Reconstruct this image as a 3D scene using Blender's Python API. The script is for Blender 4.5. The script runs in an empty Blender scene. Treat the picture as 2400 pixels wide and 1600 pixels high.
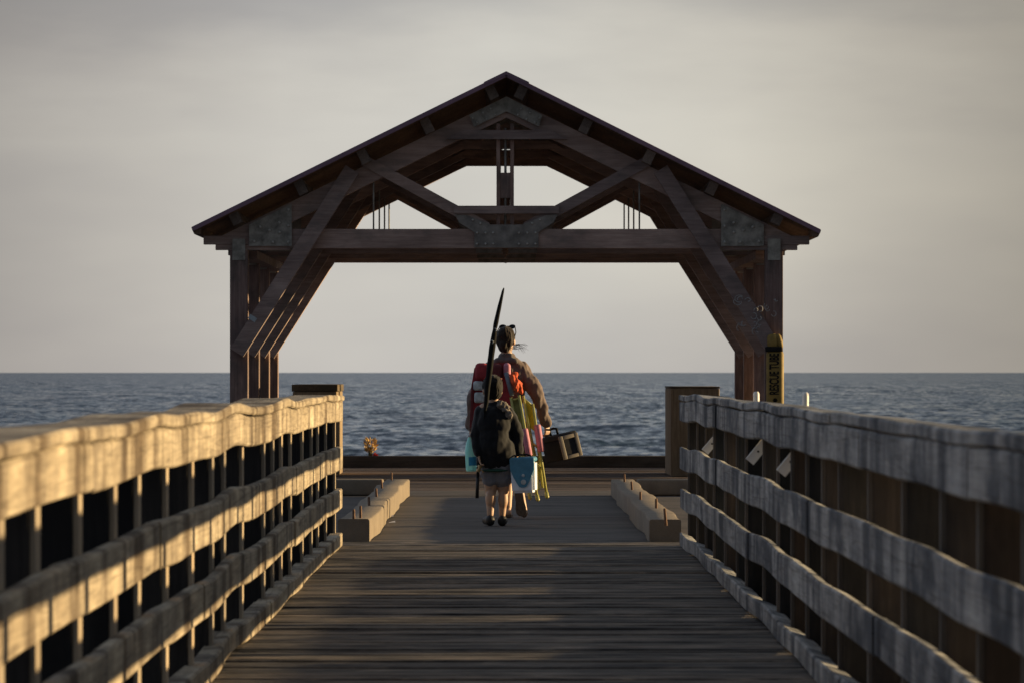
import bpy, bmesh, math, random
from mathutils import Vector, Matrix, noise, Euler
random.seed(7)
S = bpy.context.scene
COL = S.collection
R = math.radians

# ------------------------------------------------------------------ camera
F = 10500.0            # focal length in photo pixels (2400 wide)
VX, VY = 1190.0, 872.0 # vanishing point of the pier / horizon
EYE = 1.25
cam = bpy.data.cameras.new('camera')
co = bpy.data.objects.new('camera', cam); COL.objects.link(co)
co.location = (0, 0, EYE); co.rotation_euler = (R(90), 0, 0)
cam.sensor_width = 36; cam.lens = 36*F/2400
cam.shift_x = (1200-VX)/2400; cam.shift_y = (VY-800)/2400
cam.clip_start = .1; cam.clip_end = 200000
cam.dof.use_dof = True; cam.dof.focus_distance = 40; cam.dof.aperture_fstop = 9.0
S.camera = co

def at(u, v, D):
    return Vector(((u-VX)*D/F, D, EYE-(v-VY)*D/F))

# ------------------------------------------------------------------ object helpers
def tag(o, label=None, cat=None, group=None, kind=None):
    if label: o['label'] = label
    if cat: o['category'] = cat
    if group: o['group'] = group
    if kind: o['kind'] = kind
    return o
def empty(name, loc, rz=0):
    o = bpy.data.objects.new(name, None); COL.objects.link(o)
    o.location = loc; o.rotation_euler = (0, 0, rz)
    o.empty_display_size = .1
    return o
def kids(o): return [c for c in bpy.data.objects if c.parent == o]

class MB:
    """collects simple solids and links them as one mesh object"""
    def __init__(s): s.v = []; s.f = []
    def add(s, vs, fs):
        n = len(s.v); s.v += [tuple(v) for v in vs]; s.f += [tuple(i+n for i in f) for f in fs]
        return s
    def box(s, a, b, M=None, bev=0):
        x0, y0, z0 = a; x1, y1, z1 = b
        if bev <= 0:
            vs = [(x0,y0,z0),(x1,y0,z0),(x1,y1,z0),(x0,y1,z0),(x0,y0,z1),(x1,y0,z1),(x1,y1,z1),(x0,y1,z1)]
            fs = [(3,2,1,0),(4,5,6,7),(0,1,5,4),(1,2,6,5),(2,3,7,6),(3,0,4,7)]
        else:
            bm = bmesh.new(); bmesh.ops.create_cube(bm, size=1)
            for v in bm.verts:
                v.co = Vector(((x0+x1)/2+v.co.x*(x1-x0), (y0+y1)/2+v.co.y*(y1-y0), (z0+z1)/2+v.co.z*(z1-z0)))
            bmesh.ops.bevel(bm, geom=bm.edges[:], offset=bev, segments=3, affect='EDGES', profile=.5)
            bm.verts.index_update()
            vs = [v.co.copy() for v in bm.verts]; fs = [[v.index for v in f.verts] for f in bm.faces]; bm.free()
        if M is not None: vs = [M @ Vector(v) for v in vs]
        return s.add(vs, fs)
    def prism(s, poly, y0, y1):
        """poly: list of (x, z) extruded along y"""
        a = sum(poly[i][0]*poly[(i+1) % len(poly)][1]-poly[(i+1) % len(poly)][0]*poly[i][1] for i in range(len(poly)))
        if a < 0: poly = poly[::-1]
        n = len(poly)
        vs = [(p[0], y0, p[1]) for p in poly]+[(p[0], y1, p[1]) for p in poly]
        fs = [tuple(range(n)), tuple(range(2*n-1, n-1, -1))]+[(i, n+i, n+(i+1) % n, (i+1) % n) for i in range(n)]
        return s.add(vs, fs)
    def bar(s, p, q, w, y0, y1):
        """flat bar in the x-z plane from p to q of width w"""
        p = Vector(p); q = Vector(q); d = (q-p).normalized(); n = Vector((-d.y, d.x))*w/2
        return s.prism([tuple(p+n), tuple(q+n), tuple(q-n), tuple(p-n)], y0, y1)
    def tube(s, pts, r, n=10, cap=True):
        pts = [Vector(p) for p in pts]; rs = r if isinstance(r, (list, tuple)) else [r]*len(pts)
        rings = []; up = None
        for i, p in enumerate(pts):
            d = (pts[min(i+1, len(pts)-1)]-pts[max(i-1, 0)]).normalized()
            if up is None: up = Vector((0, 0, 1)) if abs(d.z) < .9 else Vector((0, 1, 0))
            a = d.cross(up).normalized(); b = a.cross(d).normalized(); up = b
            rings.append([p+(a*math.cos(t*2*math.pi/n)+b*math.sin(t*2*math.pi/n))*rs[i] for t in range(n)])
        vs = [v for r_ in rings for v in r_]; fs = []
        for i in range(len(pts)-1):
            for t in range(n):
                fs.append((i*n+t, (i+1)*n+t, (i+1)*n+(t+1) % n, i*n+(t+1) % n))
        if cap:
            fs.append(tuple(range(n))); fs.append(tuple((len(pts)-1)*n+t for t in range(n-1, -1, -1)))
        return s.add(vs, fs)
    def lathe(s, prof, n=20, M=None):
        """prof: (radius, z) list, revolved round z"""
        vs = []; fs = []
        for r, z in prof:
            for t in range(n): vs.append(Vector((r*math.cos(t*2*math.pi/n), r*math.sin(t*2*math.pi/n), z)))
        for i in range(len(prof)-1):
            for t in range(n): fs.append((i*n+t, i*n+(t+1) % n, (i+1)*n+(t+1) % n, (i+1)*n+t))
        fs.append(tuple(range(n-1, -1, -1))); fs.append(tuple((len(prof)-1)*n+t for t in range(n)))
        if M is not None: vs = [M @ v for v in vs]
        return s.add(vs, fs)
    def build(s, name, mat, parent=None, smooth=False, world=True):
        me = bpy.data.meshes.new(name); me.from_pydata(s.v, [], s.f); me.validate(); me.update()
        bm = bmesh.new(); bm.from_mesh(me); bmesh.ops.recalc_face_normals(bm, faces=bm.faces); bm.to_mesh(me); bm.free()
        return link(name, me, mat, parent, smooth, world)

def link(name, me, mat, parent=None, smooth=False, world=True):
    o = bpy.data.objects.new(name, me); COL.objects.link(o)
    me.materials.append(mat)
    if smooth is True:
        for p in me.polygons: p.use_smooth = True
    elif smooth:
        for p in me.polygons: p.use_smooth = True
        me.set_sharp_from_angle(angle=R(smooth))
    if parent is not None:
        o.parent = parent
        if world: # geometry was given in world space: bring it into the parent's frame
            me.transform(chain(parent).inverted())
    return o
def chain(p):
    m = Matrix.Identity(4)
    while p is not None:
        m = (Matrix.Translation(p.location) @ p.rotation_euler.to_matrix().to_4x4()) @ m; p = p.parent
    return m
def rebase(o):
    """put the origin of a one-mesh thing at the middle of its base"""
    me = o.data; xs = [v.co for v in me.vertices]
    c = Vector(((min(v.x for v in xs)+max(v.x for v in xs))/2, (min(v.y for v in xs)+max(v.y for v in xs))/2, min(v.z for v in xs)))
    me.transform(Matrix.Translation(-c)); o.location = c
    return o

# ------------------------------------------------------------------ materials
def mat(name):
    m = bpy.data.materials.new(name); m.use_nodes = True
    nt = m.node_tree
    return m, nt, nt.nodes['Principled BSDF']
def N(nt, t, **kw):
    n = nt.nodes.new(t)
    for k, v in kw.items():
        if k in n.inputs: n.inputs[k].default_value = v
        else: setattr(n, k, v)
    return n
def ramp(nt, stops, fac):
    r = nt.nodes.new('ShaderNodeValToRGB'); e = r.color_ramp.elements
    while len(e) < len(stops): e.new(.5)
    for el, (p, c) in zip(e, stops): el.position = p; el.color = (*c, 1) if len(c) == 3 else c
    nt.links.new(fac, r.inputs[0]); return r
def mixc(nt, fac, a, b, mode='MIX'):
    m = nt.nodes.new('ShaderNodeMix'); m.data_type = 'RGBA'; m.blend_type = mode
    for sock, v in ((m.inputs[0], fac), (m.inputs[6], a), (m.inputs[7], b)):
        if hasattr(v, 'default_value') or isinstance(v, bpy.types.NodeSocket): nt.links.new(v, sock)
        elif isinstance(v, (int, float)): sock.default_value = v
        else: sock.default_value = (*v, 1)
    return m.outputs[2]
def noisetex(nt, vec, scale, detail=4, rough=.55):
    n = N(nt, 'ShaderNodeTexNoise', Scale=scale, Detail=detail, Roughness=rough)
    nt.links.new(vec, n.inputs['Vector']); return n.outputs['Fac']
def coords(nt, scale=(1, 1, 1), world=True):
    if world:
        g = nt.nodes.new('ShaderNodeNewGeometry'); o = g.outputs['Position']
    else:
        g = nt.nodes.new('ShaderNodeTexCoord'); o = g.outputs['Object']
    mp = N(nt, 'ShaderNodeMapping'); mp.inputs['Scale'].default_value = scale
    nt.links.new(o, mp.inputs['Vector']); return mp.outputs['Vector']
def bump(nt, b, h, strength=.4, dist=.01):
    n = N(nt, 'ShaderNodeBump', Strength=strength, Distance=dist)
    nt.links.new(h, n.inputs['Height']); nt.links.new(n.outputs['Normal'], b.inputs['Normal'])

def wood(name, dark, mid, light, axis='Y', stain=.45, stain_col=(.05, .047, .045), rough=.85, per=None, spread=.35, stain_scale=1.0, bumpd=.006, gl=.06, gs=42, streak=None, patch=None, flecks=False, blotch=((.62, .6, .58), (1.12, 1.1, 1.06))):
    """weathered timber: long grain along one axis, blotches and dark stains"""
    m, nt, b = mat(name)
    k = {'X': (gl, 1, 1), 'Y': (1, gl, 1), 'Z': (1, 1, gl)}[axis]
    grain = noisetex(nt, coords(nt, k), gs, 6, .68)
    k2 = {'X': (.35, 1, 1), 'Y': (1, .35, 1), 'Z': (1, 1, .35)}[axis]
    blot = noisetex(nt, coords(nt, k2), 4.2, 5, .6)
    st = noisetex(nt, coords(nt, tuple(x*stain_scale for x in ((.5, 1, 1) if axis == 'X' else (1, .9, .55) if axis == 'Y' else (1, 1, .5)))), 3.1, 5, .62)
    c = ramp(nt, [(.25, dark), (.5, mid), (.78, light)], grain).outputs[0]
    c2 = ramp(nt, [(.3, blotch[0]), (.7, blotch[1])], blot).outputs[0]
    c = mixc(nt, 1.0, c, c2, 'MULTIPLY')
    sm = ramp(nt, [(1-stain-.06, (0, 0, 0)), (1-stain+.14, (1, 1, 1))], st).outputs[0]
    smf = N(nt, 'ShaderNodeMath', operation='MULTIPLY'); nt.links.new(sm, smf.inputs[0]); smf.inputs[1].default_value = .8
    c = mixc(nt, smf.outputs[0], c, stain_col)
    if flecks: # pale worn slivers, and lit and dark sun streaks put into the boards' colour
        f1 = noisetex(nt, coords(nt, (.28, 1, 1)), 9, 7, .7)
        f2 = noisetex(nt, coords(nt, (.42, 1, 1)), 3.2, 6, .66)
        c = mixc(nt, 1.0, c, ramp(nt, [(.36, (.42, .42, .44)), (.5, (1, 1, 1)), (.64, (1.5, 1.45, 1.38))], f2).outputs[0], 'MULTIPLY')
        c = mixc(nt, 1.0, c, ramp(nt, [(.36, (.45, .44, .45)), (.5, (1, 1, 1)), (.60, (1.15, 1.13, 1.1)), (.70, (2.3, 2.2, 2.05))], f1).outputs[0], 'MULTIPLY')
    if patch: # big mould patches
        pn = noisetex(nt, coords(nt, (1, .55, 1.1)), 1.7, 6, .62)
        c = mixc(nt, ramp(nt, [(.50, (0, 0, 0)), (.60, (.85, .85, .85))], pn).outputs[0], c, patch)
    if streak: # run-off stains that trail down the face of the boards
        sn = noisetex(nt, coords(nt, (1, 1, .22)), 2.3, 7, .66)
        c = mixc(nt, 1.0, c, ramp(nt, [(.40, streak), (.50, (1, 1, 1)), (.66, (1.25, 1.24, 1.2))], sn).outputs[0], 'MULTIPLY')
    if per:
        if per == 'island':
            g = nt.nodes.new('ShaderNodeNewGeometry'); rnd = g.outputs['Random Per Island']
        else:
            g = nt.nodes.new('ShaderNodeObjectInfo'); rnd = g.outputs['Random']
        lo = 1-spread; hi = 1+spread
        v = ramp(nt, [(0, (lo, lo, lo*1.02)), (.5, (1, .98, .95)), (1, (hi, hi*.93, hi*.86))], rnd)
        if spread > .7: # boards of several ages and timbers side by side
            v.color_ramp.elements.new(.2); v.color_ramp.elements.new(.35); v.color_ramp.elements.new(.75)
            for el, (p_, c_) in zip(v.color_ramp.elements, ((0, (.30, .31, .33)), (.2, (.85, .78, .7)), (.4, (.62, .66, .66)), (.56, (.34, .34, .36)), (.7, (1.15, .95, .8)), (.86, (.8, .6, .48)))):
                el.position = p_; el.color = (*c_, 1)
            v.color_ramp.interpolation = 'CONSTANT'
        v = v.outputs[0]
        c = mixc(nt, 1.0, c, v, 'MULTIPLY')
    if streak: # lengthwise drying cracks
        ck = noisetex(nt, coords(nt, (1, .018, 1)), 17, 2, .5)
        c = mixc(nt, 1.0, c, ramp(nt, [(.482, (1, 1, 1)), (.497, (.6, .58, .56)), (.512, (1, 1, 1))], ck).outputs[0], 'MULTIPLY')
    nt.links.new(c, b.inputs['Base Color'])
    b.inputs['Roughness'].default_value = rough
    b.inputs['Specular IOR Level'].default_value = .25
    bump(nt, b, grain, .55, bumpd)
    return m

def plain(name, col, rough=.6, metal=0, var=.18, scale=30, spec=.4, bumpd=0, world=False):
    m, nt, b = mat(name)
    n = noisetex(nt, coords(nt, world=world), scale, 4, .6)
    lo = tuple(max(0, c*(1-var)) for c in col); hi = tuple(min(1, c*(1+var)) for c in col)
    nt.links.new(ramp(nt, [(.3, lo), (.7, hi)], n).outputs[0], b.inputs['Base Color'])
    b.inputs['Roughness'].default_value = rough; b.inputs['Metallic'].default_value = metal
    b.inputs['Specular IOR Level'].default_value = spec
    if bumpd: bump(nt, b, n, .6, bumpd)
    return m

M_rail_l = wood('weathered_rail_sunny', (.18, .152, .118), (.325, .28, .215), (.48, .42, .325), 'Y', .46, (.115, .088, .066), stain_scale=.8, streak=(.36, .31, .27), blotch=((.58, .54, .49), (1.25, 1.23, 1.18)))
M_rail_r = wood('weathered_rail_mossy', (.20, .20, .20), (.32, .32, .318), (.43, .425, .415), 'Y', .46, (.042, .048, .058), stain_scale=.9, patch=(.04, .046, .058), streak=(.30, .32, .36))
M_post_dark = wood('shade_dark_timber', (.017, .017, .018), (.031, .030, .031), (.052, .048, .046), 'Z', .5, (.012, .012, .014), per='object', spread=.4)  # near-black colour stands in for shade on the left posts' front faces
M_post_brown = wood('brown_post', (.048, .048, .049), (.074, .072, .070), (.112, .106, .10), 'Z', .5, (.024, .025, .027), per='object', spread=.78)
M_strip_lit = wood('sunlit_face_strip', (.24, .205, .155), (.34, .29, .225), (.42, .36, .28), 'Z', .3, (.2, .155, .11), per='object', spread=.25)  # pale colour stands in for sunlight on the left posts' inner faces
M_strip_shade = wood('shaded_face_strip', (.07, .065, .06), (.11, .10, .093), (.16, .15, .138), 'Z', .4, (.06, .055, .05), per='object', spread=.4)  # darker copy of the strip colour for the railing in shade
M_deck = wood('grey_deck_board', (.055, .050, .046), (.125, .113, .102), (.27, .24, .21), 'X', .46, (.03, .028, .028), per='island', spread=.27, bumpd=.03, gl=.2, gs=24, flecks=True)
M_head = wood('brown_head_board', (.10, .075, .062), (.17, .128, .108), (.22, .17, .14), 'X', .35, (.06, .045, .04), per='island', spread=.45, bumpd=.01, gl=.12)
M_shed = wood('brown_painted_timber', (.23, .18, .178), (.345, .275, .27), (.45, .385, .375), 'X', .42, (.15, .135, .132), per='object', spread=.28, stain_scale=1.6)
M_shedv = wood('brown_painted_post', (.15, .115, .11), (.26, .185, .175), (.36, .285, .27), 'Z', .45, (.095, .088, .085), per='object', spread=.28, stain_scale=1.6)
M_soffit = wood('roof_lining', (.11, .078, .06), (.17, .12, .09), (.23, .165, .125), 'Y', .3, (.07, .055, .045), per='object', spread=.2)
M_purlin = wood('purlin_timber', (.13, .11, .105), (.2, .172, .165), (.27, .24, .23), 'Y', .4, (.09, .08, .078), per='object', spread=.25)
M_curb = wood('dark_end_beam', (.08, .068, .057), (.12, .104, .088), (.17, .15, .128), 'X', .4, (.03, .03, .03))
M_parapet = wood('parapet_timber', (.16, .12, .08), (.26, .195, .125), (.36, .28, .18), 'Z', .35, (.10, .075, .05))
M_cap = wood('parapet_cap', (.07, .055, .035), (.12, .092, .06), (.2, .15, .09), 'Y', .35, (.05, .04, .03))

def concrete(name, lo, hi, scale=5):
    m, nt, b = mat(name)
    a = noisetex(nt, coords(nt), scale, 6, .65); f = noisetex(nt, coords(nt), 90, 3, .7)
    c = ramp(nt, [(.3, lo), (.7, hi)], a).outputs[0]
    c = mixc(nt, .35, c, ramp(nt, [(.3, lo), (.7, hi)], f).outputs[0])
    nt.links.new(c, b.inputs['Base Color']); b.inputs['Roughness'].default_value = .9
    b.inputs['Specular IOR Level'].default_value = .2
    bump(nt, b, f, .5, .006); return m
M_kerb = concrete('kerb_concrete', (.15, .122, .093), (.265, .218, .166))
def walk_concrete():
    m, nt, b = mat('walkway_concrete')
    a = noisetex(nt, coords(nt, (.25, 1, 1)), 1.3, 6, .62); f = noisetex(nt, coords(nt), 70, 4, .7)
    st = noisetex(nt, coords(nt, (.35, 1, 1)), 3.3, 4, .6)
    c = ramp(nt, [(.28, (.062, .053, .046)), (.5, (.118, .101, .088)), (.75, (.168, .145, .125))], a).outputs[0]
    c = mixc(nt, .4, c, ramp(nt, [(.25, (.075, .069, .064)), (.75, (.165, .15, .14))], f).outputs[0])
    c = mixc(nt, ramp(nt, [(.50, (0, 0, 0)), (.66, (.75, .75, .75))], st).outputs[0], c, (.055, .05, .048))
    nt.links.new(c, b.inputs['Base Color']); b.inputs['Roughness'].default_value = .93
    b.inputs['Specular IOR Level'].default_value = .15
    bump(nt, b, f, .5, .008); return m
M_walk = walk_concrete()

M_plate = plain('galvanised_plate', (.275, .27, .248), .75, 0, .5, 9, .3, .002, True)
M_bolt = plain('rusty_bolt', (.16, .09, .055), .75, .2, .4, 60, .3)
M_roof = plain('roof_sheet', (.19, .115, .165), .5, .1, .25, 3, .5, 0, True)
M_white = plain('white_plastic', (.74, .72, .68), .45, 0, .1, 12, .4)
M_yellow = plain('yellow_foam', (.25, .175, .05), .65, 0, .2, 14, .3)
M_black = plain('black_plastic', (.014, .014, .0145), .8, 0, .3, 25, .1)
M_paper = plain('faded_notice', (.33, .39, .43), .7, 0, .15, 40)

# ------------------------------------------------------------------ world & sun
AZ, EL = R(15), R(5.6)      # sun stands to the right and a little ahead
sd = Vector((math.cos(AZ)*math.cos(EL), math.sin(AZ)*math.cos(EL), math.sin(EL)))
W = bpy.data.worlds.new('World'); S.world = W; W.use_nodes = True
nt = W.node_tree; nt.nodes.clear()
out = nt.nodes.new('ShaderNodeOutputWorld')
sky = nt.nodes.new('ShaderNodeTexSky'); sky.sky_type = 'NISHITA'; sky.sun_disc = False
sky.sun_elevation = EL; sky.sun_rotation = R(90)-AZ
sky.air_density = 1.0; sky.dust_density = 1.5; sky.ozone_density = 2.0
bg1 = nt.nodes.new('ShaderNodeBackground'); bg1.inputs[1].default_value = .09
nt.links.new(sky.outputs[0], bg1.inputs[0])
tc = nt.nodes.new('ShaderNodeTexCoord')
sep = nt.nodes.new('ShaderNodeSeparateXYZ'); nt.links.new(tc.outputs['Generated'], sep.inputs[0])
mp1 = N(nt, 'ShaderNodeMapping'); mp1.inputs['Scale'].default_value = (9, 9, 38); mp1.inputs['Location'].default_value = (3.1, 0, 1.7)
nt.links.new(tc.outputs['Generated'], mp1.inputs[0])
n1 = noisetex(nt, mp1.outputs[0], 1.0, 6, .55)
mp2 = N(nt, 'ShaderNodeMapping'); mp2.inputs['Scale'].default_value = (7, 7, 22); mp2.inputs['Location'].default_value = (1.3, .4, .2)
nt.links.new(tc.outputs['Generated'], mp2.inputs[0])
n2 = noisetex(nt, mp2.outputs[0], 1.0, 4, .5)
zs = N(nt, 'ShaderNodeMath', operation='MULTIPLY'); zs.inputs[1].default_value = 2.5
nt.links.new(sep.outputs[2], zs.inputs[0])
# cloud sheet colour by height above the horizon (ramp covers elevation sine 0 .. 0.4)
hz = ramp(nt, [(0, (.40, .387, .365)), (.07, (.425, .414, .385)), (.14, (.452, .442, .408)), (.175, (.405, .395, .368)), (.205, (.345, .34, .325)), (.30, (.265, .275, .29)), (.55, (.30, .33, .375)), (1, (.34, .375, .425))], zs.outputs[0])
# push the height up and down with the noise so that bands are ragged
zn = N(nt, 'ShaderNodeMath', operation='MULTIPLY_ADD'); zn.inputs[1].default_value = .16; zn.inputs[2].default_value = -.08
nt.links.new(n1, zn.inputs[0])
za = N(nt, 'ShaderNodeMath', operation='ADD'); nt.links.new(zs.outputs[0], za.inputs[0])
zm = N(nt, 'ShaderNodeMath', operation='MULTIPLY', use_clamp=True); nt.links.new(zs.outputs[0], zm.inputs[0]); zm.inputs[1].default_value = 6
zk = N(nt, 'ShaderNodeMath', operation='MULTIPLY'); nt.links.new(zn.outputs[0], zk.inputs[0]); nt.links.new(zm.outputs[0], zk.inputs[1])
nt.links.new(zk.outputs[0], za.inputs[1]); nt.links.new(za.outputs[0], hz.inputs[0])
cl = ramp(nt, [(.3, (.83, .83, .85)), (.7, (1.1, 1.09, 1.06))], n2).outputs[0]
cc = mixc(nt, 1.0, hz.outputs[0], cl, 'MULTIPLY')
# lens vignette put into the sky colour: darker to both sides of the pier's axis
ax = N(nt, 'ShaderNodeMath', operation='ABSOLUTE'); nt.links.new(sep.outputs[0], ax.inputs[0])
axr = ramp(nt, [(.0, (1, 1, 1)), (.05, (.97, .965, .96)), (.08, (.83, .82, .81)), (.118, (.66, .65, .64)), (.3, (.62, .63, .65)), (1, (.85, .85, .86))], ax.outputs[0]).outputs[0]
cc = mixc(nt, 1.0, cc, axr, 'MULTIPLY')
# sky dimmed behind in place of dark hills, paler open sky away from the sun
yn = N(nt, 'ShaderNodeMath', operation='MULTIPLY_ADD'); nt.links.new(sep.outputs[1], yn.inputs[0]); yn.inputs[1].default_value = .5; yn.inputs[2].default_value = .5
cc = mixc(nt, 1.0, cc, ramp(nt, [(0, (.36, .35, .35)), (.4, (.48, .48, .49)), (.62, (1, 1, 1)), (1, (1, 1, 1))], yn.outputs[0]).outputs[0], 'MULTIPLY')
xn = N(nt, 'ShaderNodeMath', operation='MULTIPLY_ADD'); nt.links.new(sep.outputs[0], xn.inputs[0]); xn.inputs[1].default_value = .5; xn.inputs[2].default_value = .5
cc = mixc(nt, 1.0, cc, ramp(nt, [(0, (1.75, 1.85, 2.05)), (.3, (1.35, 1.4, 1.5)), (.44, (1, .985, .995)), (.5, (1, 1, 1)), (.56, (1.0, .965, .90)), (1, (1, .97, .93))], xn.outputs[0]).outputs[0], 'MULTIPLY')
bg2 = nt.nodes.new('ShaderNodeBackground'); bg2.inputs[1].default_value = .79
nt.links.new(cc, bg2.inputs[0])
mx = nt.nodes.new('ShaderNodeMixShader'); 
fr = ramp(nt, [(.3, (0, 0, 0)), (.95, (.3, .3, .3))], zs.outputs[0]).outputs[0]
nt.links.new(fr, mx.inputs[0]); nt.links.new(bg2.outputs[0], mx.inputs[1]); nt.links.new(bg1.outputs[0], mx.inputs[2])
nt.links.new(mx.outputs[0], out.inputs[0])

sl = bpy.data.lights.new('sun', 'SUN'); sl.energy = 5.0; sl.angle = R(.53); sl.color = (1, .73, .38)
so = bpy.data.objects.new('sun', sl); COL.objects.link(so); so.location = (30, 20, 20)
so.rotation_euler = sd.to_track_quat('Z', 'Y').to_euler()
S.view_settings.view_transform = 'Standard'; S.view_settings.look = 'None'
S.view_settings.exposure = .85; S.view_settings.gamma = 1

# ------------------------------------------------------------------ sea
SEA = -3.2
def sea():
    import numpy as np
    H = EYE-SEA
    p = np.concatenate([np.array([.6, .9, 1.3]), np.arange(2, 232, .8), np.geomspace(234, 4500, 40)])
    D = H*F/p
    t = np.concatenate([np.linspace(-3, -.15, 60)[:-1], np.linspace(-.15, .15, 820), np.linspace(.15, 3, 60)[1:]])
    DD, TT = np.meshgrid(D, t, indexing='ij')
    X = DD*TT; Y = DD.copy(); Z = np.zeros_like(X)
    dr = np.abs(np.gradient(D))[:, None]      # row spacing: short waves fade where rows are too sparse
    rs = np.random.RandomState(3)
    for i in range(56):
        lam = 1.6*(1.075**i)
        ang = rs.normal(-1.75, .55)             # waves come in mostly towards the viewer
        kx, ky = math.cos(ang)*2*math.pi/lam, math.sin(ang)*2*math.pi/lam
        amp = .0075*lam**.6 if lam < 14 else .0075*14**.6*(14/lam)**.6
        eff = lam/max(abs(math.sin(ang)), .15)
        att = np.clip(eff/(3.0*dr)-.3, 0, 1)
        ph = rs.uniform(0, 6.28)
        a = kx*X+ky*Y+ph
        Z += amp*att*(np.sin(a)+.25*np.sin(2*a+.6))
    # long swell: it is what makes the far horizon uneven
    for lam, ang, amp in ((55, -1.3, .16), (72, -1.9, .2), (95, -1.1, .22), (130, -.55, .28), (210, -.3, .36)):
        Z += amp*np.sin(math.cos(ang)*2*math.pi/lam*X+math.sin(ang)*2*math.pi/lam*Y+lam)*np.clip((9000-Y)/4000, 0, 1)
    nr, nc = X.shape
    idx = np.arange(nr*nc).reshape(nr, nc)
    q = np.stack([idx[:-1, :-1], idx[:-1, 1:], idx[1:, 1:], idx[1:, :-1]], -1).reshape(-1, 4)[:, ::-1]
    me = bpy.data.meshes.new('sea')
    me.vertices.add(nr*nc); me.vertices.foreach_set('co', np.stack([X, Y, Z+SEA], -1).astype('f4').ravel())
    me.loops.add(q.size); me.loops.foreach_set('vertex_index', q.astype('i4').ravel())
    me.polygons.add(len(q)); me.polygons.foreach_set('loop_start', np.arange(0, q.size, 4, dtype='i4'))
    me.polygons.foreach_set('loop_total', np.full(len(q), 4, 'i4'))
    me.polygons.foreach_set('use_smooth', np.ones(len(q), bool))
    me.update(); me.validate()
    if me.polygons[0].normal.z < 0: me.flip_normals()
    m, nt, b = mat('sea_water')
    nt.links.new(ramp(nt, [(.3, (.010, .030, .054)), (.7, (.020, .052, .084))], noisetex(nt, coords(nt, (1, .3, 1)), .02, 4)).outputs[0], b.inputs['Base Color'])
    foam = noisetex(nt, coords(nt, (1, .35, 1)), .55, 5, .6); gate = noisetex(nt, coords(nt, (1, .3, 1)), .06, 2, .5)
    fm = N(nt, 'ShaderNodeMath', operation='MULTIPLY'); nt.links.new(foam, fm.inputs[0]); nt.links.new(gate, fm.inputs[1])
    fmask = ramp(nt, [(.50, (0, 0, 0)), (.54, (.75, .75, .75))], fm.outputs[0]).outputs[0]
    base = b.inputs['Base Color'].links[0].from_socket
    nt.links.new(mixc(nt, fmask, base, (.62, .6, .58)), b.inputs['Base Color'])
    b.inputs['Roughness'].default_value = .17; b.inputs['IOR'].default_value = 1.33
    
    # wind chop: facet slopes drawn from noise, stronger where gusts roughen the water
    def vnoise(sc, k):
        n = N(nt, 'ShaderNodeTexNoise', Scale=k, Detail=4, Roughness=.6); nt.links.new(coords(nt, sc), n.inputs['Vector'])
        v = N(nt, 'ShaderNodeVectorMath', operation='SUBTRACT'); nt.links.new(n.outputs['Color'], v.inputs[0]); v.inputs[1].default_value = (.5, .5, .5)
        return v.outputs[0]
    gust = noisetex(nt, coords(nt, (1, .22, 1)), .035, 4, .6)
    gs = N(nt, 'ShaderNodeMapRange'); nt.links.new(gust, gs.inputs[0]); gs.inputs[1].default_value = .3; gs.inputs[2].default_value = .7; gs.inputs[3].default_value = .75; gs.inputs[4].default_value = 1.35
    a1 = N(nt, 'ShaderNodeVectorMath', operation='MULTIPLY'); nt.links.new(vnoise((1, .55, 1), 1.1), a1.inputs[0]); a1.inputs[1].default_value = (.8, 1.3, 0)
    a2 = N(nt, 'ShaderNodeVectorMath', operation='MULTIPLY'); nt.links.new(vnoise((1, .45, 1), .16), a2.inputs[0]); a2.inputs[1].default_value = (.3, .65, 0)
    a3 = N(nt, 'ShaderNodeVectorMath', operation='ADD'); nt.links.new(a1.outputs[0], a3.inputs[0]); nt.links.new(a2.outputs[0], a3.inputs[1])
    a4 = N(nt, 'ShaderNodeVectorMath', operation='SCALE'); nt.links.new(a3.outputs[0], a4.inputs[0]); nt.links.new(gs.outputs[0], a4.inputs['Scale'])
    ge = nt.nodes.new('ShaderNodeNewGeometry')
    a5 = N(nt, 'ShaderNodeVectorMath', operation='ADD'); a45 = N(nt, 'ShaderNodeVectorMath', operation='ADD'); nt.links.new(a4.outputs[0], a45.inputs[0]); a45.inputs[1].default_value = (0, -.15, 0)   # steep faces of the chop look back at the pier
    nt.links.new(a45.outputs[0], a5.inputs[0]); nt.links.new(ge.outputs['Normal'], a5.inputs[1])
    a6 = N(nt, 'ShaderNodeVectorMath', operation='NORMALIZE'); nt.links.new(a5.outputs[0], a6.inputs[0])
    nt.links.new(a6.outputs[0], b.inputs['Normal'])
    return tag(link('sea', me, m, None, False), kind='structure')
sea()

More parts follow.
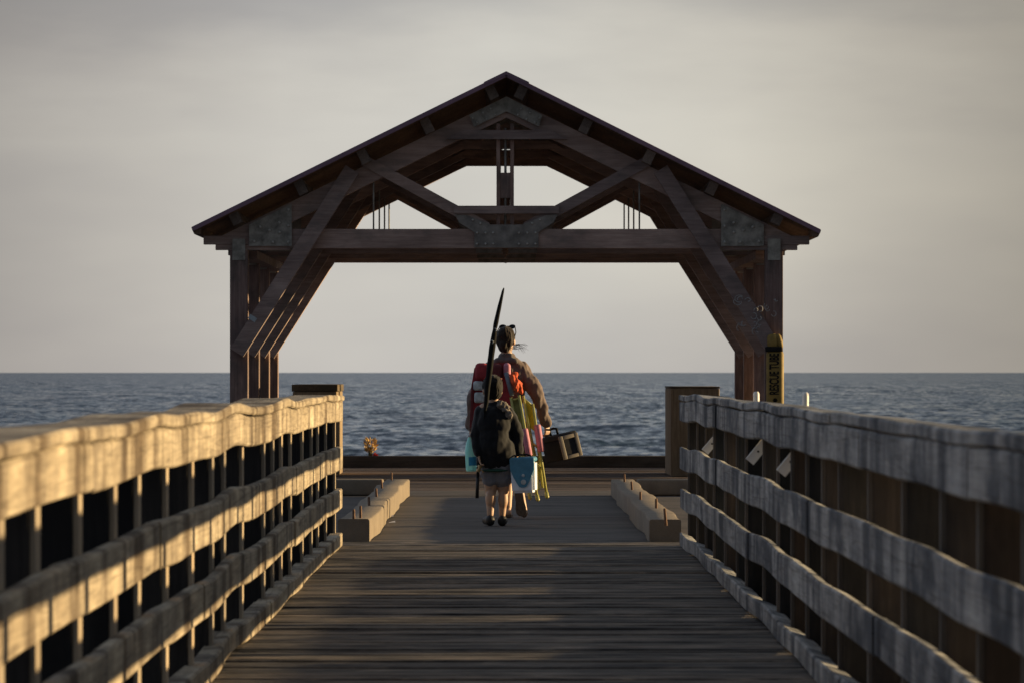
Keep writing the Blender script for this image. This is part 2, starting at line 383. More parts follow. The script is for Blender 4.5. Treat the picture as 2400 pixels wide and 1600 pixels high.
# ------------------------------------------------------------------ pier decks
def plank_sheet(y0, y1, x0, x1, w, gap, z, th, seed, wide_gap=None, dz=.003):
    rr = random.Random(seed); m = MB(); y = y0
    while y < y1:
        ww = w*rr.uniform(.9, 1.1)
        g = gap*rr.uniform(.5, 1.8)
        if wide_gap and abs(y-wide_gap) < w*.55: y += .05; wide_gap = None
        a, b = rr.uniform(-dz, dz), rr.uniform(-dz, dz)
        e0, e1 = rr.uniform(-.05, .05), rr.uniform(-.05, .05)
        n = 8; vs = []; fs = []
        bow = rr.uniform(-.006, .004)
        for i in range(n+1):
            x = x0+e0+(x1+e1-x0-e0)*i/n; s = bow*math.sin(math.pi*i/n)+rr.uniform(-.0012, .0012)
            c = .005
            vs += [(x, y, z-th), (x, y, z-c+a+s), (x, y+c, z+a+s), (x, y+ww-g-c, z+b+s), (x, y+ww-g, z-c+b+s), (x, y+ww-g, z-th)]
        for i in range(n):
            for j in range(6):
                fs.append((i*6+j, i*6+(j+1) % 6, (i+1)*6+(j+1) % 6, (i+1)*6+j))
        fs.append((0, 1, 2, 3, 4, 5)); fs.append(tuple(n*6+j for j in (5, 4, 3, 2, 1, 0)))
        m.add(vs, fs); y += ww
    return m
tag(plank_sheet(4, 33.3, -1.52, 1.66, .17, .0035, 0, .07, 11, 20.5, .004).build('boardwalk', M_deck), kind='structure')
tag(MB().box((-2.1, 33.42, -.35), (2.15, 45.6, -.008)).build('concrete_walkway', M_walk), kind='structure')
tag(MB().box((-3.6, 45.602, -.4), (3.6, 47.6, -.004)).build('concrete_apron', M_walk), kind='structure')
tag(plank_sheet(47.62, 60.0, -3.9, 3.9, .28, .012, 0, .09, 5, None, .005).build('pier_head_deck', M_head), kind='structure')
def stringers():
    m = MB()
    for x in (-1.35, -.45, .45, 1.4): m.box((x-.1, 4, -.42), (x+.1, 33.3, -.075))
    for x in (-3.4, -1.2, 1.2, 3.4): m.box((x-.12, 47.7, -.5), (x+.12, 59.9, -.095))
    return m
tag(stringers().build('deck_beams', M_post_dark), kind='structure')

# ------------------------------------------------------------------ railings
def wavefn(side):
    bumps = {-1: [(11.9, .012), (15.2, .03), (17.5, .014), (19.8, .03), (21.2, .005), (24.3, .026), (26.2, .008), (29.6, .024)],
             1: [(11.2, .015), (13.6, .02), (17.0, .024), (19.9, .02), (22.2, .026), (25.0, .022), (27.2, .018), (30.0, .022)]}[side]
    def f(y):
        z = -.006
        for c, a in bumps:
            d = y-c
            z += a*math.exp(-(d/(1.15 if d < 0 else .7))**2)
        return z*(.72 if side < 0 else .55)+.004*math.sin(y*1.7+side)
    return f
def board(m, y0, y1, xa, xb, za, zb, wz, wx, seed, fray=.004, step=.09, slope=0):
    # slope > 0: the worn top falls away towards +x, shaped to catch the low sun
    """one uneven board along y; cross-section with eased corners"""
    n = max(2, int((y1-y0)/step)); vs = []; fs = []
    c = .008
    for i in range(n+1):
        y = y0+(y1-y0)*i/n
        z = wz(y); x = wx(y)
        tz = noise.noise((y*.7, seed*3.1, .2))*fray*1.5+noise.noise((y*4, seed, 1.))*fray*.3
        bz = noise.noise((y*.6, seed*2.3, 5.2))*fray*1.5+noise.noise((y*4, seed, 3.))*fray*.3
        fx = noise.noise((y*.8, seed, 9.))*fray*.5
        l, r, b, t = xa+x+fx, xb+x+fx, za+z+bz, zb+z+tz
        t2 = t-(slope+.03*noise.noise((y*1.6, seed, 4.))*(slope > 0))*(r-l-2*c)
        vs += [(l+c, y, b), (r-c, y, b), (r, y, b+c), (r, y, t2-c), (r-c, y, t2), (l+c, y, t), (l, y, t-c), (l, y, b+c)]
    for i in range(n):
        for j in range(8): fs.append((i*8+j, i*8+(j+1) % 8, (i+1)*8+(j+1) % 8, (i+1)*8+j))
    fs.append(tuple(range(7, -1, -1))); fs.append(tuple(n*8+j for j in range(8)))
    m.add(vs, fs)
def railing(side, px, inner, matr, matp, label):
    root = empty('pier_railing', (inner, 18, 0)); tag(root, label, 'railing', 'wooden railings along the pier')
    wz = wavefn(side)
    wx = lambda y: .006*math.sin(y*.9+side)+.0025*math.sin(y*2.3+2*side)
    th = .05
    END = 32.4
    def xs(t0, t1): # distances from the inner face outwards
        a, b = inner+side*t0, inner+side*t1
        return (min(a, b), max(a, b))
    rr = random.Random(20+side)
    rows = [('top_rail', .905, 1.045), ('middle_rail', .56, .72), ('middle_rail', .275, .418), ('kick_board', .004, .098)]
    for k, (nm, za, zb) in enumerate(rows):
        m = MB(); y = 5.0; j = 0
        ys = [5.0]
        while ys[-1] < END-2: ys.append(ys[-1]+rr.uniform(2.9, 4.4))
        ys[-1] = END
        t1 = .09 if nm == 'kick_board' else th
        for a, b in zip(ys[:-1], ys[1:]):
            sh = rr.uniform(-.005, .005)
            board(m, a+.003, b-.003, *[v+sh for v in xs(0, t1)], za, zb, wz, wx, k*7+j+side*31+.5, slope=.30 if side > 0 else 0); j += 1
        m.build(nm, matr, root, 35)
    m = MB(); ys = [5.0]
    while ys[-1] < END-2: ys.append(ys[-1]+rr.uniform(3.4, 4.8))
    ys[-1] = END+.02
    for j, (a, b) in enumerate(zip(ys[:-1], ys[1:])):
        sh = rr.uniform(-.004, .004)
        board(m, a+.003, b-.003, *[v+sh for v in xs(-.008, .235)], 1.049, 1.092, wz, wx, 90+j+side*17, .005, slope=.09 if side > 0 else 0)
    m.build('cap_board', matr, root, 35)
    for x in px:
        D = (abs(inner)+th)*F/abs(x-VX)
        a, b = xs(th+.016, th+.21)
        hd = .068 if side < 0 else .03
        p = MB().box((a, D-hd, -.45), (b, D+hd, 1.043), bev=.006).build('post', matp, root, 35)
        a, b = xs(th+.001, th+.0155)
        MB().box((a, D-hd*.92, -.1), (b, D+hd*.92, 1.03)).build('face_strip', M_strip_lit if side < 0 else M_strip_shade, p)
    if side > 0: # unseen timber added outside, gapped to break the sun on the deck into bands
        a, b = xs(.27, .37); gaps = [6.9, 9.7, 12.3, 15.0, 17.6, 20.3, 23.2, 26.0, 28.4, 31.0]
        for g0, g1 in zip(gaps[:-1], gaps[1:]):
            MB().box((a, g0+.36, .0), (b, g1-.36, .25), bev=.012).build('shadow_timber', matr, root, 40)
    return root
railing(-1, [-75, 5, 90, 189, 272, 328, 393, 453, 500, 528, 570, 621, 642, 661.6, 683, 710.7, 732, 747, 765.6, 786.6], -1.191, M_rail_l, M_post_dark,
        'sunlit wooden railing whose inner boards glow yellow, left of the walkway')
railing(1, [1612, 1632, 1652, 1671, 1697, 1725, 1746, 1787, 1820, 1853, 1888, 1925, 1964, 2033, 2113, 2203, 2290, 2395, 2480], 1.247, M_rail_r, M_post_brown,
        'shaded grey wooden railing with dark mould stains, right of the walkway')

# ------------------------------------------------------------------ concrete kerbs with rods
def kerb_strip(side, label, bolts):
    root = empty('concrete_kerb', (side*1.14, 39, 0)); tag(root, label, 'kerb', 'concrete kerbs with upright rods')
    m = MB(); wz = lambda y: 0
    x0, x1 = (-1.245, -1.01) if side < 0 else (1.045, 1.28)
    n = 120; vs = []; fs = []; ya, yb = 33.1, 45.5
    for i in range(n+1):
        y = ya+(yb-ya)*i/n
        s = .011*math.sin(y*1.3+side*.6)+.005*math.sin(y*2.9+1)+.005*noise.noise((y*4, side*3., 0))
        t = .166+.012*noise.noise((y*.9, side*7., 2.))
        c = .014+.006*noise.noise((y*3, side, 8.))
        l, r = x0+s, x1+s
        vs += [(l, y, 0), (l, y, t-c), (l+c*.4, y, t-c*.4), (l+c, y, t), (r-c, y, t), (r-c*.4, y, t-c*.4), (r, y, t-c), (r, y, 0)]
    for i in range(n):
        for j in range(8): fs.append((i*8+j, i*8+(j+1) % 8, (i+1)*8+(j+1) % 8, (i+1)*8+j))
    fs.append(tuple(range(8))); fs.append(tuple(n*8+j for j in range(7, -1, -1)))
    m.add(vs, fs).build('kerb_beam', M_kerb, root, 40)
    for (u, v0, v1, lean) in bolts:
        # base of each rod sits on the kerb top (z about .165)
        D = (EYE-.165)*F/(v0-VY); p = at(u, v0, D); q = p+Vector((lean, 0, (v0-v1)*D/F))
        MB().tube([p-Vector((0, 0, .04)), q-Vector((0, 0, .006)), q], [.011, .0105, .006], 8).build('rod', M_bolt, root, 40)
    return root
kerb_strip(-1, 'concrete kerb lit yellow on its inner side, behind the end of the sunlit railing',
           [(829, 1216, 1192, 0), (845, 1213, 1184, 0), (865.5, 1185, 1163, -.004), (883, 1164, 1143, -.006), (896, 1143, 1123, -.01), (917.5, 1125, 1106, 0)])
kerb_strip(1, 'concrete kerb with shaded inner side, beyond the end of the grey shaded railing',
           [(1561, 1218, 1190, -.01), (1538, 1191, 1167, 0), (1501, 1171, 1151, 0), (1482, 1146, 1127, -.008), (1464, 1129, 1109, -.004)])
def cross_kerb(x0, x1, label):
    m = MB()
    m.box((x0, 45.62, -.002), (x1, 45.9, .163), bev=.02)
    tag(rebase(m.build('concrete_kerb', M_kerb, None, 40)), label, 'kerb', 'crosswise concrete kerbs')
cross_kerb(-2.6, -1.27, 'short concrete kerb lying crosswise beyond the left rodded kerb, dark front face')
cross_kerb(1.32, 2.7, 'short concrete kerb lying crosswise beyond the right rodded kerb, brownish front face')
# end beam of the pier
m = MB()
board_v = []
m.box((-3.4, 58.62, .0), (3.4, 58.9, .158), bev=.012)
tag(rebase(m.build('end_beam', M_curb, None, 40)), 'long dark timber beam lying across the far end of the pier', 'kerb beam')

# ------------------------------------------------------------------ parapets beside the pier head opening
def parapet(xa, xb, y0, y1, h, th, over, label):
    root = empty('timber_parapet', ((xa+xb)/2, (y0+y1)/2, 0)); tag(root, label, 'parapet', 'timber parapets at the pier head')
    m = MB(); y = y0; rr = random.Random(int(xa*100))
    m.box((xa, y0, .0), (xb, y1, h-th-.002), bev=.01)
    m.build('body', M_parapet, root, 40)
    MB().box((xa-over, y0-over, h-th), (xb+over, y1+over, h), bev=.008).build('cap', M_cap, root, 40)
parapet(-2.59, -2.06, 53.95, 55.9, 1.105, .085, .012, 'squat timber parapet with sunlit right side, behind the far end of the left railing')
parapet(1.965, 2.55, 53.95, 55.9, 1.08, .022, .006, 'squat dark timber parapet in shadow, behind the far end of the right railing')

# ------------------------------------------------------------------ pavilion
D0 = 51.5; K = D0/F
YK = [51.5, 53.82, 56.1, 58.25]
XC = 1187
def q(u, v): return ((u-VX)*K, EYE-(v-VY)*K)     # photo pixel on the front frame -> (x, z)
def mir(pts): return [(2*XC-u, v) for u, v in pts]
shed = empty('pavilion', (-.015, 55, 0)); tag(shed, 'open brown timber pavilion with gabled roof at the end of the pier', 'pavilion')
M_bolth = plain('bolt_head', (.42, .42, .40), .6, 0, .3, 60)
M_plated = plain('dull_plate', (.20, .19, .178), .75, 0, .4, 9, .3, .002, True)
def bolts(parent, pts, y, r=.016):
    for u, v in pts:
        x, z = q(u, v)
        MB().lathe([(r, 0), (r, .012), (r*.6, .02)], 8, Matrix.Translation((x, y, z)) @ Matrix.Rotation(R(90), 4, 'X')).build('bolt', M_bolth, parent)
for k, y in enumerate(YK):
    for sgn in (0, 1):
        fx = (lambda pts: pts) if sgn == 0 else mir
        Q = lambda pts: [q(*p) for p in fx(pts)]
        # post, 8 inch square
        (xa, _), (xb, _) = Q([(539, 0), (581, 0)]); x0, x1 = min(xa, xb), max(xa, xb)
        MB().box((x0, y-.02, .0), (x1, y+.185, q(0, 586)[1]), bev=.006).build('post', M_shedv, shed, 35)
        # rafter: its upper edge is 57 px under the roof line, 42 deep
        r = MB(); r.prism(Q([(1187, 226), (1187, 276), (1061, 335), (600, 562), (505, 562), (505, 560)]), y+.012, y+.158)
        r.build('rafter', M_shed, shed)
        # corbels beside the post head
        MB().prism(Q([(477, 553), (477, 573), (660, 573), (660, 553)]), y-.008, y+.176).build('tie_end', M_shed, shed)
        MB().prism(Q([(505, 573.6), (505, 586), (684, 586), (655, 573.6)]), y+.003, y+.17).build('bolster', M_shed, shed)
        # knee brace, bolted on the front
        (p, p2) = Q([(556, 826), (826, 398)])
        MB().bar(p, p2, 36*K, y-.105, y+.04).build('knee_brace', M_shed, shed)
        # strut from rafter down to the middle of the tie beam
        p, p2 = Q([(852, 376), (1142, 534)])
        MB().bar(p, p2, 25*K, y-.012, y+.15).build('strut', M_shed, shed)
        # tension rod
        (x, z0), (_, z1) = Q([(875, 395), (875, 540)])
        MB().tube([(x, y+.08, z0), (x, y+.08, z1)], .0095, 8).build('tension_rod', M_plate, shed, True)
        # end gusset plate
        g = MB(); g.prism(Q([(584, 577), (584, 527), (684, 478), (684, 577)]), y-.032, y-.022)
        gp = g.build('gusset_plate', M_plate, shed)
        if k == 0: bolts(gp, fx([(596, 566), (640, 568), (676, 568), (676, 530), (610, 532), (632, 540), (655, 522), (655, 545), (676, 492)]), y-.032)
        MB().prism(Q([(545, 560), (575, 560), (575, 610), (545, 610)]), y-.03, y-.0205).build('strap_plate', M_plate, shed)
    # tie beam
    MB().prism([q(655, 537), q(1719, 537), q(1719, 582), q(655, 582)], y+.001, y+.166).build('tie_beam', M_shed, shed)
    # collar near the ridge, lower collar between the struts
    MB().prism([q(1045, 327), q(1084, 306), q(1290, 306), q(1329, 327)], y-.045, y+.006).build('collar_beam', M_shed, shed)
    MB().prism([q(1064, 483), q(1310, 483), q(1310, 501), q(1064, 501)], y-.05, y-.013).build('collar_beam', M_shed, shed)
    # king post: two boards, a rod between and packing blocks
    kp = MB()
    kp.prism([q(1163.5, 290), q(1172, 290), q(1172, 545), q(1163.5, 545)], y+.03, y+.14)
    kp.prism([q(1196, 290), q(1204.5, 290), q(1204.5, 545), q(1196, 545)], y+.031, y+.141)
    ko = kp.build('king_post', M_shedv, shed)
    MB().tube([(q(1184.5, 0)[0], y+.085, q(0, 300)[1]), (q(1184.5, 0)[0], y+.085, q(0, 583.5)[1])], .014, 8).build('king_rod', M_plate, ko, True)
    if k in (0, 2): MB().prism([q(1172.3, 405), q(1195.7, 405), q(1195.7, 464), q(1172.3, 464)], y+.04, y+.13).build('packing_block', M_shedv, ko)
    # centre plate with two arms
    pl = MB().prism([q(u, v) for u, v in [(1112, 581), (1112, 545), (1076, 522), (1066, 503), (1094, 505), (1150, 527), (1223, 527), (1279, 505), (1307, 503), (1297, 522), (1262, 545), (1262, 581)]], y-.03, y-.018).build('centre_plate', M_plated, shed)
    if k == 0: bolts(pl, [(1118, 572), (1138, 572), (1156, 572), (1216, 572), (1236, 572), (1255, 572), (1118, 546), (1138, 546), (1156, 546), (1216, 546), (1236, 546), (1255, 546), (1108, 516), (1126, 524), (1265, 516), (1247, 524)], y-.03, .013)
    ap = MB().prism([q(u, v) for u, v in [(1100, 271), (1187, 227), (1271, 271), (1263, 297), (1187, 262), (1111, 298)]], y-.035, y-.02).build('apex_plate', M_plate, shed)
    if k == 0: bolts(ap, [(1108, 278), (1118, 288), (1132, 265), (1140, 280), (1150, 256), (1160, 270), (1222, 256), (1214, 270), (1242, 265), (1234, 280), (1264, 278), (1254, 288)], y-.035, .013)
    # hanging bolt under the tie beam
    x, z = q(1184, 582)
    if k == 0: MB().lathe([(.04, -.008), (.04, -.018), (.025, -.02), (.025, -.034), (.042, -.036), (.042, -.05), (.028, -.052), (.028, -.08), (.055, -.082), (.055, -.09), (.016, -.092), (.011, -.115)][::-1], 14, Matrix.Translation((x, y+.085, z+.012))).build('king_bolt', M_bolt, shed, 40)
# purlins, eave plates
YF, YB = 51.12, 58.75
for u, v in [(1152, 217), (1002, 297), (853, 368), (706, 440), (552, 510)]:
    for sgn in (1, -1):
        uu = u if sgn == 1 else 2*XC-u
        x, z = q(uu, v)
        M_ = Matrix.Translation((x, 0, z)) @ Matrix.Rotation(-sgn*math.atan(.4925), 4, 'Y')
        MB().box((-.055, 51.3, -.088), (.055, 58.6, .088), M_).build('purlin', M_purlin, shed)
for sgn in (0, 1):
    fx = (lambda p: p) if sgn == 0 else mir
    P = [q(*p) for p in fx([(600, 586.5), (600, 606), (553, 606), (553, 586.5)])]
    MB().prism(P, 51.75, 58.15).build('eave_beam', M_shed, shed)
def roof_half(sgn):
    # roof sheet with shallow ribs running down the slope, and its boarded lining below
    rid = (1186.5, 172); eav = (449, 535) if sgn < 0 else (1924, 541)
    s = YF/F
    def w(u, v): return ((u-VX)*s, EYE-(v-VY)*s)
    a = Vector(w(*rid)); b = Vector(w(*eav)); d = (b-a).normalized(); n = Vector((-d.y, d.x)); n = n if n.y > 0 else -n
    m = MB(); prof = []; y = YF
    while y < YB:
        prof += [(y, 0), (y+.15, 0), (y+.165, .022), (y+.195, .022), (y+.21, 0)]; y += .21
    nn = len(prof); vs = []; fs = []
    for base in (a, b):
        for y_, h in prof:
            t = base+n*h; vs.append((t.x, y_, t.y))
        for y_, h in prof:
            t = base+n*(h-.012); vs.append((t.x, y_, t.y))
    for i in range(nn-1):
        fs.append((i, i+1, 2*nn+i+1, 2*nn+i)); fs.append((nn+i+1, nn+i, 3*nn+i, 3*nn+i+1))
        fs.append((2*nn+i, 2*nn+i+1, 3*nn+i+1, 3*nn+i)); fs.append((i+1, i, nn+i, nn+i+1))
    fs.append((0, 2*nn, 3*nn, nn)); fs.append((nn-1, 2*nn-1, 4*nn-1, 3*nn-1))
    m.add(vs, fs); ro = m.build('roof_sheet', M_roof, shed)
    lb = MB(); a2 = a-n*.014; b2 = b-n*.014-d*.05
    lb.prism([tuple(a2), tuple(b2), tuple(b2-n*.028), tuple(a2-n*.028)], YF+.03, YB-.03); lb.build('roof_lining', M_soffit, shed)
    # barge trim along the gable edge
    bt = MB(); c0 = a+n*.006; c1 = b+n*.006
    bt.prism([tuple(c0), tuple(c1), tuple(c1-n*.045), tuple(c0-n*.045)], YF-.025, YF-.003); bt.build('barge_trim', M_roof, shed)
    # eave fascia
    f0 = b-d*.12-n*.045; f1 = b+d*.005
    MB().prism([tuple(b-d*.1-n*.043), tuple(b+d*.004-n*.013), tuple(b+d*.004-n*.075), tuple(b-d*.06-n*.105)], YF+.0, YB-.05).build('eave_fascia', M_soffit, shed)
roof_half(-1); roof_half(1)
s_ = (YF-.03)/F
def w_(u, v): return ((u-VX)*s_, EYE-(v-VY)*s_)
MB().prism([w_(1134, 199.5), w_(1134, 193), w_(1186.5, 167.5), w_(1240, 193), w_(1240, 200), w_(1186.5, 176)], YF-.035, YB+.01).build('ridge_cap', M_roof, shed)

# sticker on the left brace
m = MB(); p, p2 = Vector(q(585, 741)), Vector(q(601, 751.5))
m.bar(tuple(p), tuple(p2), 11*K, YK[0]-.110, YK[0]-.1055)
o = tag(rebase(m.build('notice', M_paper)), 'small pale blue notice stuck low on the left knee brace of the pavilion', 'notice')
# chalky scrawls on the right hand posts and braces
M_scrawl = plain('chalky_scrawl', (.3, .3, .31), .85, 0, .3, 40)
rr = random.Random(4); m = MB()
for (u, v, wdt, hgt, yy, nn) in [(1742, 712, 34, 26, YK[0]-.106, 4), (1770, 738, 26, 30, YK[0]-.106, 4), (1815, 705, 10, 8, YK[0]-.021, 3), (1742, 765, 24, 30, YK[0]-.106, 3), (1770, 770, 22, 30, YK[0]-.106, 4), (1805, 725, 20, 25, YK[0]-.021, 3)]:
    for i in range(nn):
        pts = []; u0, v0 = u+rr.uniform(-wdt, wdt)/2, v+rr.uniform(-hgt, hgt)/2
        a0 = rr.uniform(0, 6.28); ra = rr.uniform(.25, .5)
        for j in range(9):
            t = a0+j*.55
            x, z = q(u0+wdt*ra*.6*math.cos(t), v0+hgt*ra*.6*math.sin(t)-j*.3); pts.append((x, yy, z))
        MB().tube(pts, .006, 5).build('scrawl', M_scrawl, shed)

# ------------------------------------------------------------------ yellow rescue tube on the right post
yb = YK[0]-.022
resc = empty('rescue_tube', (q(1816, 0)[0], yb-.05, q(0, 957)[1])); tag(resc, 'yellow rescue tube with black lettering strapped to the right front post', 'rescue tube')
def rq(u, v, y): x, z = q(u, v); return Vector((x, y, z))
x0, z0 = q(1795, 962); x1, z1 = q(1836, 821)
M_lean = Matrix.Identity(4)
MB().box((x0, yb-.115, z0), (x1, yb-.004, z1), bev=.045).build('body', M_yellow, resc, 50)
x0, z0 = q(1796, 818); x1, z1 = q(1833, 782)
MB().box((x0, yb-.12, z0), (x1-.05, yb-.006, z1), bev=.05).build('head', M_yellow, resc, 50)
MB().lathe([(.015, -.085), (.03, -.06), (.036, 0), (.03, .06), (.015, .085)], 14, Matrix.Translation((x1-.035, yb-.075, (z0+z1)/2)) @ Matrix.Rotation(R(-14), 4, 'Y')).build('float_end', M_yellow, resc, True)
x0, z0 = q(1792, 824); x1, z1 = q(1832, 812)
MB().box((x0, yb-.126, z0), (x1, yb-.003, z1), bev=.012).build('strap', M_black, resc, 50)
cu = bpy.data.curves.new('lettering', 'FONT'); cu.body = 'RESCUE TUBE'; cu.size = .155; cu.extrude = .003
cu.align_x = 'CENTER'; cu.align_y = 'CENTER'; cu.offset = .004
to = bpy.data.objects.new('lettering_source', cu); COL.objects.link(to)
bpy.context.view_layer.update()
me = bpy.data.meshes.new_from_object(to.evaluated_get(bpy.context.evaluated_depsgraph_get())); me.name = 'lettering'
bpy.data.objects.remove(to)
xs_ = [v.co.x for v in me.vertices]; ys_ = [v.co.y for v in me.vertices]
sx = 96*K/(max(xs_)-min(xs_)); sy = 23*K/(max(ys_)-min(ys_))
x, z = q(1814, 876)
me.transform(Matrix.Translation((x, yb-.1175, z)) @ Matrix.Rotation(R(90), 4, 'X') @ Matrix.Rotation(R(90), 4, 'Z') @ Matrix.Diagonal((sx, sy, 1, 1)))
link('lettering', me, M_black, resc)
m = MB(); x, z = q(1815, 937)
for i in range(4): m.box((-.028, -.003, -.006), (.028, 0, .006), Matrix.Translation((x, yb-.1155, z)) @ Matrix.Rotation(i*math.pi/4, 4, 'Y'))
m.build('star_mark', M_black, resc)

# ------------------------------------------------------------------ rod holders on the right railing
def holder(D, ub, vb, ut, vt, label, tube=True):
    b = at(ub, vb, D); root = empty('rod_holder', (b.x, D, b.z)); tag(root, label, 'rod holder', 'white rod holders on the right railing')
    t = at(ut, vt, D)
    dr = (t-b).normalized(); n = Vector((-dr.z, 0, dr.x))*.026
    e = b+dr*min(.42, (1.015-b.z)/dr.z)
    m = MB(); m.prism([(b.x+n.x, b.z+n.z), (e.x+n.x, e.z+n.z), (e.x-n.x, e.z-n.z), (b.x-n.x, b.z-n.z)], D-.02, D+.02)
    br = m.build('bracket', M_white, root)
    c = b+dr*.07
    MB().lathe([(.006, 0), (.006, .004)], 10, Matrix.Translation((c.x, D-.02, c.z)) @ Matrix.Rotation(R(90), 4, 'X')).build('screw_head', M_black, br)
    if tube:
        top = at(ut, vt, D)
        r = 7.3*D/F
        MB().lathe([(r, -.4), (r, -.02), (r*.92, -.008), (r*.6, 0)], 18, Matrix.Translation((top.x, D, top.z))).build('tube', M_white, root, 50)
holder(29.2, 1652, 1058, 1772.5, 917, 'white rod holder whose tube stands beside the yellow rescue tube, farthest of three')
holder(23.7, 1757, 1081, 1888, 919, 'white rod holder with its tube standing free against the sea, middle of three')
holder(20.9, 1830, 1108, 1930, 985, 'white rod holder with a rusty bolt and no tube above the rail, nearest of three', False)

# ------------------------------------------------------------------ flower bunch on the end beam
fl = empty('flower_bunch', at(868, 1070, 58.75)); tag(fl, 'dried yellow flower bunch standing on the dark beam at the pier end', 'flowers')
M_leaf = plain('dried_petal', (.55, .36, .13), .8, 0, .45, 60); M_stalk = plain('dry_stalk', (.10, .09, .04), .8, 0, .4, 40); M_red = plain('red_petal', (.42, .02, .025), .6, 0, .3, 40)
rr = random.Random(9); m = MB(); base = Vector(fl.location)
def petal(m, p, d, L, wd):
    d = d.normalized(); s = d.cross(Vector((rr.uniform(-1, 1), rr.uniform(-1, 1), rr.uniform(-1, 1)))).normalized()*wd; n = d.cross(s).normalized()*wd*.25
    a, b_, t = p, p+d*L*.5, p+d*L
    m.add([a, b_+s, t, b_-s, b_+n, b_-n], [(0, 1, 4), (1, 2, 4), (2, 3, 4), (3, 0, 4), (0, 5, 1), (1, 5, 2), (2, 5, 3), (3, 5, 0)])
for i in range(110):
    h = rr.uniform(.08, .25); a = rr.uniform(0, 6.28); rad = .085*math.sin(min(1, (h-.03)/.22)*math.pi*.92)+.01
    p = base+Vector((rad*.55*math.cos(a), rad*.55*math.sin(a), h-.03))
    petal(m, p, Vector((math.cos(a)*.75, math.sin(a)*.75, rr.uniform(.3, 1.2))), rr.uniform(.05, .085), rr.uniform(.008, .016))
m.build('petals', M_leaf, fl)
m = MB()
for i in range(9):
    a = i*.7; m.tube([base+Vector((.018*math.cos(a), .018*math.sin(a), -.0)), base+Vector((.03*math.cos(a), .03*math.sin(a), .14))], .007, 6)
m.build('stalks', M_stalk, fl)
m = MB()
for i in range(16):
    p = base+Vector((rr.uniform(.03, .06), rr.uniform(-.03, .03), .004+rr.uniform(0, .02))); petal(m, p, Vector((rr.uniform(.2, 1), rr.uniform(-.5, .5), rr.uniform(-.05, .45))), .06, .02)
m.build('red_blossom', M_red, fl)

# scraps of paper by the left kerb
for i, (u, v, lab) in enumerate([(919, 1224, 'white paper scrap on the walkway nearest to the left kerb end'), (918, 1209.5, 'tiny pale paper scrap lying against the left kerb foot')]):
    D = EYE*F/(v-VY); p = at(u, v, D); sz = .028 if i == 0 else .016
    m = MB(); m.add([(p.x-sz, p.y-.05, .003), (p.x+sz, p.y-.04, .006), (p.x+sz*.8, p.y+.06, .016), (p.x-sz*.9, p.y+.05, .004), (p.x-sz, p.y-.05, .0), (p.x+sz, p.y-.04, .002), (p.x+sz*.8, p.y+.06, .012), (p.x-sz*.9, p.y+.05, .0)],
                    [(0, 1, 2, 3), (7, 6, 5, 4), (0, 4, 5, 1), (1, 5, 6, 2), (2, 6, 7, 3), (3, 7, 4, 0)])
    tag(rebase(m.build('paper_scrap', M_white)), lab, 'litter', 'paper scraps by the left kerb')

# ------------------------------------------------------------------ people: solids merged into one continuous skin
def caps(p0, p1, r0, r1, n=14):
    """closed tapered capsule"""
    p0, p1 = Vector(p0), Vector(p1); d = p1-p0; L = d.length; d.normalize()
    up = Vector((0, 0, 1)) if abs(d.z) < .9 else Vector((0, 1, 0))
    a = d.cross(up).normalized(); b = a.cross(d).normalized()
    prof = []
    for i in range(1, 5):
        t = i/4*math.pi/2; prof.append((-r0*math.cos(t), r0*math.sin(t)))
    for i in range(4):
        t = i/4*math.pi/2; prof.append((L+r1*math.sin(t), r1*math.cos(t)))
    vs = [p0-d*r0]; fs = []
    for h, r in prof:
        for t in range(n): vs.append(p0+d*h+(a*math.cos(2*math.pi*t/n)+b*math.sin(2*math.pi*t/n))*r)
    vs.append(p1+d*r1); m = len(prof)
    for t in range(n): fs.append((0, 1+(t+1) % n, 1+t))
    for i in range(m-1):
        for t in range(n): fs.append((1+i*n+t, 1+i*n+(t+1) % n, 1+(i+1)*n+(t+1) % n, 1+(i+1)*n+t))
    for t in range(n): fs.append((1+(m-1)*n+t, 1+(m-1)*n+(t+1) % n, len(vs)-1))
    return vs, fs
def ell(c, r, rot=None, n=18, m=12):
    c = Vector(c); M3 = Euler(rot).to_matrix() if rot else Matrix.Identity(3)
    vs = [c+M3 @ Vector((0, 0, -r[2]))]; fs = []
    for i in range(1, m):
        t = math.pi*i/m
        for j in range(n):
            p = 2*math.pi*j/n; vs.append(c+M3 @ Vector((r[0]*math.sin(t)*math.cos(p), r[1]*math.sin(t)*math.sin(p), -r[2]*math.cos(t))))
    vs.append(c+M3 @ Vector((0, 0, r[2])))
    for j in range(n): fs.append((0, 1+(j+1) % n, 1+j))
    for i in range(m-2):
        for j in range(n): fs.append((1+i*n+j, 1+i*n+(j+1) % n, 1+(i+1)*n+(j+1) % n, 1+(i+1)*n+j))
    for j in range(n): fs.append((1+(m-2)*n+j, 1+(m-2)*n+(j+1) % n, len(vs)-1))
    return vs, fs
